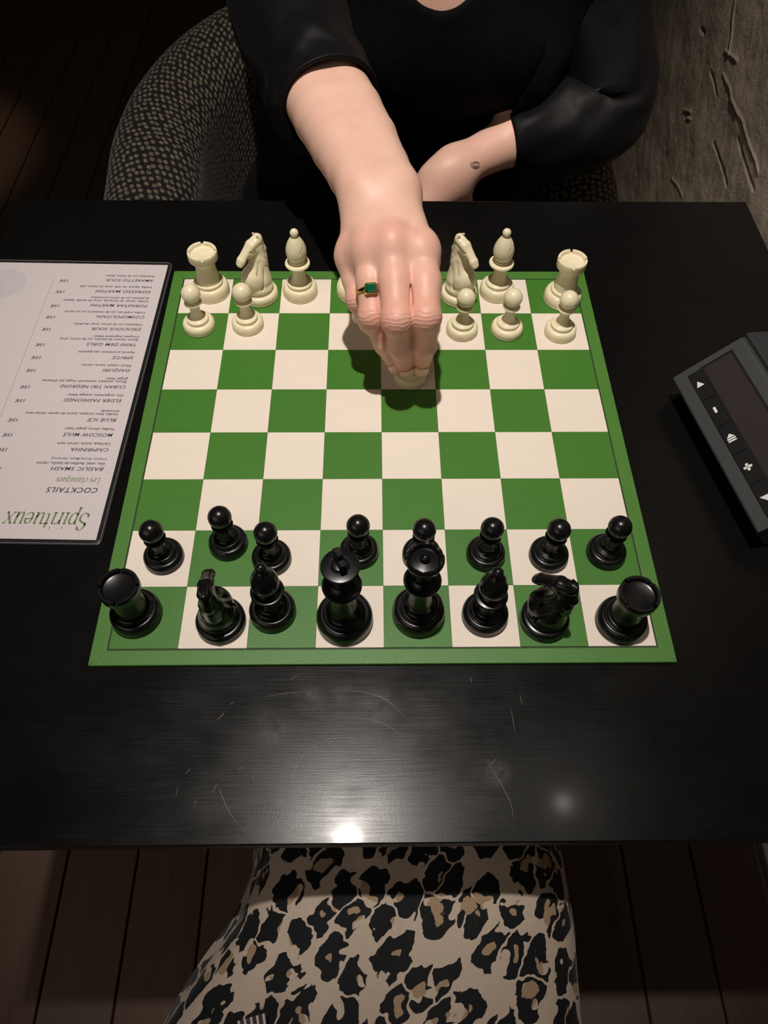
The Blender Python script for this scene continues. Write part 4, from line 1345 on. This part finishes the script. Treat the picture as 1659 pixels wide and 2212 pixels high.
# fingernails
def nail(P, R, wid, ln, back_dir, shift):
    tip = np.array(P[4]); ax = tip - np.array(P[3]); ax /= np.linalg.norm(ax)
    bk = np.array(back_dir, float); bk -= ax * (bk @ ax); bk /= np.linalg.norm(bk); sd = np.cross(ax, bk)
    V = []; nu_, nv_ = 9, 10
    for lay in (0, 1):
        for j in range(nv_):
            v = j / (nv_ - 1); s_ = shift + ln * v
            ww = wid * (0.86 + 0.14 * math.sin(PI * min(1, v * 1.2))) * (1.0 if v < 0.75 else math.sqrt(max(0.02, 1 - ((v - 0.75) / 0.27) ** 2)))
            for i in range(nu_):
                a = (i / (nu_ - 1) - 0.5) * 2
                rr = R * (0.94 + 0.11 * min(1.0, v * 2.2)) - 0.0008 * lay
                th_ = a * ww / R
                V.append(tip + ax * s_ + bk * (rr * math.cos(th_)) * (1.0 - 0.10 * max(0, v - .5)) + sd * (rr * math.sin(th_)))
    F = grid_faces(nu_, nv_); n_ = nu_ * nv_
    F += [tuple(n_ + q for q in fc[::-1]) for fc in grid_faces(nu_, nv_)]
    rim_ = list(range(nu_)) + [nu_ * j + nu_ - 1 for j in range(1, nv_)] + [nu_ * (nv_ - 1) + i for i in range(nu_ - 2, -1, -1)] + [nu_ * j for j in range(nv_ - 2, 0, -1)]
    for a, b_ in zip(rim_, rim_[1:] + rim_[:1]): F.append((b_, a, n_ + a, n_ + b_))
    V = np.array(V) - np.array(person.location)
    return obj('fingernail', py_mesh('fingernail', V, F, True), M_NAIL, body)


view_back = CAM_POS - np.array(MID[4])
nail(IDX, 0.0089, 0.0066, 0.0130, view_back + np.array([0.02, -0.1, 0]), -0.0045)
nail(MID, 0.0090, 0.0066, 0.0120, view_back + np.array([0.02, -0.1, 0]), -0.0035)
nail(RNG, 0.0082, 0.0058, 0.0110, view_back + np.array([-0.08, -0.1, 0]), -0.0035)


# small swirl tattooed on the left forearm
from mathutils.bvhtree import BVHTree
bvh = BVHTree.FromPolygons([Vector(v) for v in Vt], [tuple(int(i) for i in q) for q in Qt])
tp = []
for t in np.linspace(0, 1, 44):
    a_ = 2.6 * 2 * PI * t; r_ = 3.0 + 8.0 * t
    d_ = ray(1027 + r_ * math.cos(a_), 356 + 0.8 * r_ * math.sin(a_))
    hit = bvh.ray_cast(Vector(CAM_POS), Vector(d_).normalized())
    if hit[0] is not None: tp.append(np.array(hit[0]) + np.array(hit[1]) * 0.0001 - np.array(person.location))
if len(tp) > 3:
    obj('tattoo', tube_mesh('tattoo', tp, 0.00035, 6), simple('tattoo_ink', (0.10, 0.075, 0.075), 0.6), body, label='small dark swirl tattoo')

# --- clothes
def clothe(fld, sm, name, mat, noise_amp=0.0, nscale=14, label=None):
    V, Q = fld.mesh(sm)
    if noise_amp: V = V + noise_amp * np.stack([fbm(V + 3.1, nscale, 2), fbm(V + 7.7, nscale, 2), fbm(V, nscale, 2)], 1)
    return pchild(name, V, Q, mat, label=label)


f = Field((-0.20, 0.32, -0.36), (0.33, 0.80, 0.33), 0.0045)
f.cone((0.06, 0.545, 0.15), (0.01, 0.60, -0.20), 0.121, 0.115, 0.05)
f.cone((-0.05, 0.56, 0.17), (0.17, 0.56, 0.17), 0.090, 0.090, 0.06)
f.cone((-0.06, 0.59, -0.22), (0.06, 0.59, -0.22), 0.112, 0.112, 0.05)
f.cone((0.00, 0.465, 0.075), (0.03, 0.50, 0.12), 0.066, 0.066, 0.05); f.cone((0.12, 0.465, 0.075), (0.09, 0.50, 0.12), 0.066, 0.066, 0.05)
NECK = on_y(955, 22, .430)
f.ell((0.060, 0.47, NECK[2] + 0.1005), (0.058, 0.16, 0.100), 0.004, None, True)
clothe(f, 2, 'top', M_TOP, 0.003, 16, 'plain black scoop neck top')
# jacket: open at the front
f = Field((-0.22, 0.32, -0.37), (0.36, 0.82, 0.34), 0.0045)
f.cone((0.06, 0.565, 0.15), (0.01, 0.61, -0.20), 0.130, 0.128, 0.05)
f.cone((-0.07, 0.56, 0.165), (0.19, 0.56, 0.165), 0.098, 0.098, 0.06)
f.cone((-0.09, 0.58, -0.22), (0.07, 0.58, -0.22), 0.11, 0.11, 0.05)
f.cone((0.170, 0.54, 0.13), (0.130, 0.54, -0.05), 0.085, 0.065, 0.05); f.cone((-0.06, 0.54, 0.13), (-0.09, 0.54, -0.22), 0.075, 0.085, 0.05)
f.cone((-0.015, 0.480, 0.06), (0.01, 0.52, 0.10), 0.070, 0.07, 0.05); f.cone((0.135, 0.480, 0.06), (0.11, 0.52, 0.10), 0.070, 0.07, 0.05)
f.cone((0.062, 0.36, 0.34), (0.065, 0.40, -0.40), 0.105, 0.085, 0.006, True)
f.cone((0.062, 0.40, 0.34), (0.062, 0.60, 0.34), 0.095, 0.08, 0.006, True)
clothe(f, 2, 'jacket', M_SATIN, 0.006, 11, 'open black satin jacket')


def sleeve(name, rings, folds, label, seg=72, cuff=0.010):
    """rings: (centre, side radius, up radius, down radius); first ring is the cuff edge"""
    n = len(rings); C_ = np.array([r[0] for r in rings], float); Rr = np.array([r[1:] for r in rings], float)
    m_ = 46; tt = np.linspace(0, n - 1, m_)
    def cr(A, t):
        i = min(int(t), n - 2); u = t - i
        p0, p1, p2, p3 = A[max(i - 1, 0)], A[i], A[i + 1], A[min(i + 2, n - 1)]
        return 0.5 * (2 * p1 + (p2 - p0) * u + (2 * p0 - 5 * p1 + 4 * p2 - p3) * u * u + (3 * p1 - p0 - 3 * p2 + p3) * u ** 3)
    CC = np.array([cr(C_, t) for t in tt]); RR = np.array([cr(Rr, t) for t in tt])
    V = []
    def ring(c, r, tan, shrink, ph, fold):
        s_ = np.cross(up_, tan); s_ /= np.linalg.norm(s_); u_ = np.cross(tan, s_)
        for k in range(seg):
            a = 2 * PI * k / seg; ca, sa = math.cos(a), math.sin(a)
            rad = (r[1] if sa > 0 else r[2])
            w = 1 + fold * (0.5 * math.sin(3 * a + ph) + 0.35 * math.sin(5 * a - 1.7 * ph) + 0.25 * math.sin(8 * a + 2.3 * ph))
            V.append(c + s_ * ca * (r[0] * w - shrink) + u_ * sa * (rad * w - shrink))
    tans = [CC[min(i + 1, m_ - 1)] - CC[max(i - 1, 0)] for i in range(m_)]; tans = [t / np.linalg.norm(t) for t in tans]
    # inner lining first (turned in at the cuff), then outside
    for i in (6, 3, 0): ring(CC[i], RR[i], tans[i], 0.0040, tt[i] * 2.0, folds * min(1, i / 10))
    ring(CC[0] - tans[0] * 0.0012, RR[0], tans[0], 0.0012, 0, 0)
    for i in range(m_): ring(CC[i] + (0 if i else 0), RR[i], tans[i], 0.0, tt[i] * 2.0, folds * min(1, i / 10))
    V = np.array(V) - np.array(person.location)
    F = grid_faces(seg, m_ + 4, True)
    return obj(name, py_mesh(name, V, F, True), M_SATIN, person, label=label)


CUR_ = ARM1 * 0.22 + ARM2 * 0.78
sleeve('sleeve', [(CUR_, .0455, .0385, .050), (ARM2 + (ARM2 - CUR_) * 0.1, .0470, .0420, .066), (ARM2 * 0.6 + ARM3 * 0.4, .0480, .046, .078),
                  (ARM3, .050, .050, .085), (np.array((-0.088, 0.43, 0.135)), .060, .060, .090), (np.array((-0.075, 0.54, 0.180)), .085, .085, .10)], 0.05,
       'loose black satin sleeve pushed up the reaching forearm')
CUF = on_y(1102, 303, .420)
sleeve('sleeve', [(CUF, .030, .0285, .031), (CUF + np.array([0.018, 0.004, 0.002]), .036, .034, .040), (np.array((0.212, 0.442, -0.002)), .050, .050, .054),
                  (np.array((0.262, 0.462, 0.016)), .050, .052, .054), (np.array((0.232, 0.512, 0.100)), .056, .062, .07), (np.array((0.185, 0.555, 0.185)), .085, .080, .095)], 0.06,
       'loose black satin sleeve bent at the elbow beside the wall')

# --- ring on the ring finger
ra = np.array(RNG[1]); rb = np.array(RNG[2]); rax = (rb - ra) / np.linalg.norm(rb - ra)
rc = on_y(803, 631, .0625)
tproj = float((rc - ra) @ rax); rc = ra + rax * tproj
bk = CAM_POS - rc; bk -= rax * (bk @ rax); bk /= np.linalg.norm(bk); sd = np.cross(rax, bk)
ringo = thing('finger_ring', 'gold ring with a rectangular green stone on the reaching hand', 'ring', tuple(float(v) for v in rc))
Rg = 0.0113
pts = []; rad = []
V = []; n_ = 64; m_ = 10
for k in range(n_):
    a = 2 * PI * k / n_; dirv = bk * math.cos(a) + sd * math.sin(a)
    wide = 0.0011 + 0.0024 * math.exp(-((a if a < PI else 2 * PI - a) / 0.55) ** 2)
    for q in range(m_):
        w = 2 * PI * q / m_
        V.append(dirv * (Rg + 0.0007 * math.cos(w)) + rax * wide * math.sin(w))
F = []
for k in range(n_):
    for q in range(m_):
        F.append((k * m_ + q, k * m_ + (q + 1) % m_, ((k + 1) % n_) * m_ + (q + 1) % m_, ((k + 1) % n_) * m_ + q))
obj('band', py_mesh('band', V, F, True), M_GOLD, ringo)
Rm = Matrix((tuple(sd), tuple(rax), tuple(bk))).transposed().to_4x4()


def gem(name, hw, hl, z0, z1, cutc, inset, mat):
    def oct_(w, l, c): return [(-w + c, -l), (w - c, -l), (w, -l + c), (w, l - c), (w - c, l), (-w + c, l), (-w, l - c), (-w, -l + c)]
    V = []
    for (w, l, z) in ((hw, hl, z0), (hw, hl, z0 + (z1 - z0) * 0.45), (hw - inset, hl - inset, z1)):
        V += [(x_, y_, z) for x_, y_ in oct_(w, l, cutc)]
    F = [tuple(range(8))[::-1], tuple(range(16, 24))]
    for r_ in range(2):
        for k in range(8): F.append((r_ * 8 + k, r_ * 8 + (k + 1) % 8, (r_ + 1) * 8 + (k + 1) % 8, (r_ + 1) * 8 + k))
    me = py_mesh(name, V, F); me.transform(Rm)
    return obj(name, me, mat, ringo)


gem('setting', 0.0050, 0.0044, Rg - 0.0012, Rg + 0.0020, 0.0014, 0.0004, M_GOLD)
gem('stone', 0.0043, 0.0037, Rg + 0.0008, Rg + 0.0036, 0.0013, 0.0013, M_EMERALD)

# ================================================================== PERSON IN THE FOREGROUND (lap)
sitter = thing('person', 'seated person in a leopard print skirt, only the lap in view', 'person', (0.0, -0.55, FLOOR))
f = Field((-0.20, -0.78, FLOOR - 0.02), (0.20, -0.02, -0.06), 0.008)
for sx in (-0.030, 0.065):
    f.cone((sx, -0.62, -0.235), (sx * 1.0, -0.17, -0.220), 0.078, 0.050, 0.03)
    f.cone((sx, -0.17, -0.220), (sx, -0.22, FLOOR + 0.09), 0.050, 0.036, 0.02)
    f.cone((sx, -0.235, FLOOR + 0.045), (sx * 1.1, -0.08, FLOOR + 0.032), 0.040, 0.030, 0.02)
f.cone((-0.06, -0.64, -0.20), (0.07, -0.64, -0.20), 0.095, 0.095, 0.04)
f.half((0, 0, -1), -FLOOR)
Vs, Qs = f.mesh(2)
sb = pchild('body', Vs, Qs, M_SKIN, sitter)
set_attr(sb.data, 'flush', np.zeros(len(Vs))); set_attr(sb.data, 'crease', np.zeros(len(Vs)))

nu_, nv_ = 190, 120
V = []; UV = []
for j in range(nv_):
    v = j / (nv_ - 1); Y = -0.14 - 0.56 * v
    # left and right turn of the lap
    kx = np.interp(Y, [-0.70, -0.55, -0.45, -0.40, -0.337, -0.287, -0.14], [-0.185, -0.180, -0.172, -0.155, -0.116, -0.094, -0.075])
    rx_ = np.interp(Y, [-0.70, -0.55, -0.40, -0.34, -0.29, -0.14], [0.165, 0.157, 0.143, 0.148, 0.145, 0.125])
    zt = np.interp(Y, [-0.70, -0.45, -0.30, -0.14], [-0.105, -0.122, -0.130, -0.142])
    flare = np.interp(Y, [-0.45, -0.38, -0.28, -0.14], [0.0, 0.004, 0.050, 0.05])
    pr = []
    for q in np.linspace(0, 1, 40): pr.append((kx - flare * (1 - q) ** 1.0 - 0.008, -0.46 + (zt - 0.075 + 0.46) * q))
    for a in np.linspace(PI, 0, 111)[1:-1]:
        ca, sa = math.cos(a), math.sin(a)
        xx = (kx + rx_) / 2 + (rx_ - kx) / 2 * (abs(ca) ** 0.78) * (1 if ca > 0 else -1)
        zz = zt - 0.075 + 0.075 * (sa ** 0.62)
        xm = (xx - (kx + rx_) / 2) / ((rx_ - kx) / 2)
        zz -= 0.010 * math.exp(-((xm - 0.05) / 0.16) ** 2) * np.interp(Y, [-0.5, -0.3, -0.2], [0.15, 0.5, 1.0])
        pr.append((xx, zz))
    for q in np.linspace(0, 1, 41): pr.append((rx_ + 0.010 * q + 0.004 * math.sin(q * 9 + Y * 30), zt - 0.075 - (zt - 0.075 + 0.46) * q))
    pr = np.array(pr); sl_ = np.concatenate([[0], np.cumsum(np.hypot(*np.diff(pr, axis=0).T))]); mid_ = sl_[len(pr) // 2]
    for k, (xx, zz) in enumerate(pr):
        p = np.array([xx, Y, zz]); s_ = sl_[k] - mid_
        wr = 0.0022 * math.sin(70 * (s_ * 0.5 + Y * 0.9) + 2 * math.sin(9 * Y)) * (1 if s_ < -0.05 else 0.25)
        d_ = 0.004 * vnoise(p[None], 14)[0] + wr
        V.append((xx - (0.7 * d_ if s_ < -0.1 else 0), Y, zz + d_)); UV.append((s_ + 0.5, Y + 1.0))
V = np.array(V) - np.array([0, -0.55, FLOOR])
nn = len(pr)
me = py_mesh('skirt', V, grid_faces(nn, nv_), True)
ul = me.uv_layers.new(name='UVMap')
li = np.zeros(len(me.loops), dtype=np.int32); me.loops.foreach_get('vertex_index', li)
ul.data.foreach_set('uv', np.array(UV, dtype=np.float32)[li].ravel())
obj('skirt', me, M_LEOPARD, sitter, label='leopard print skirt in black, tan and beige')

# small striped ribbon lying on the skirt at the bottom edge of the photo
rb_ = [on_z(px, py, -0.115) for px, py in ((512, 2206), (574, 2188), (582, 2250), (520, 2268))]


def strip_quad(u0, u1, z):
    A = rb_[0] + (rb_[1] - rb_[0]) * u0; B_ = rb_[0] + (rb_[1] - rb_[0]) * u1
    C_ = rb_[3] + (rb_[2] - rb_[3]) * u1; D_ = rb_[3] + (rb_[2] - rb_[3]) * u0
    o_ = np.array([0, -0.55, FLOOR])
    top = [p + np.array([0, 0, z]) - o_ for p in (A, B_, C_, D_)]; bot = [p - np.array([0, 0, 0.0008]) for p in top]
    return top + bot, [(3, 2, 1, 0), (4, 5, 6, 7), (0, 1, 5, 4), (1, 2, 6, 5), (2, 3, 7, 6), (3, 0, 4, 7)]


M_RIBW = simple('ribbon_white', (0.62, 0.56, 0.54), 0.7)
M_RIBB = simple('ribbon_brown', (0.045, 0.028, 0.030), 0.7)
Vr, Fr = strip_quad(0, 1, 0)
rib = obj('ribbon', py_mesh('ribbon', Vr, Fr), M_RIBB, sitter, label='dark brown and white striped ribbon')
for q in range(5):
    u0 = 0.02 + q * 0.215
    Vr, Fr = strip_quad(u0, min(1, u0 + 0.075), 0.0006)
    obj('ribbon_stripe', py_mesh('ribbon_stripe', Vr, Fr), M_RIBW, rib)

# stool under the person in front
stool = thing('stool', 'dark round stool under the person in the leopard print skirt', 'stool', (0.0, -0.58, FLOOR))
bs = lathe('stool_seat', [(0, 385), (122, 385), (136, 392), (139, 405), (132, 416), (0, 420)], 48); obj('seat', bs, M_METAL, stool)
for k in range(4):
    a = PI / 4 + k * PI / 2
    obj('leg', tube_mesh('leg', [(0.165 * math.cos(a), 0.165 * math.sin(a), 0), (0.12 * math.cos(a), 0.12 * math.sin(a), 0.388)], 0.012, 10), M_METAL, stool)
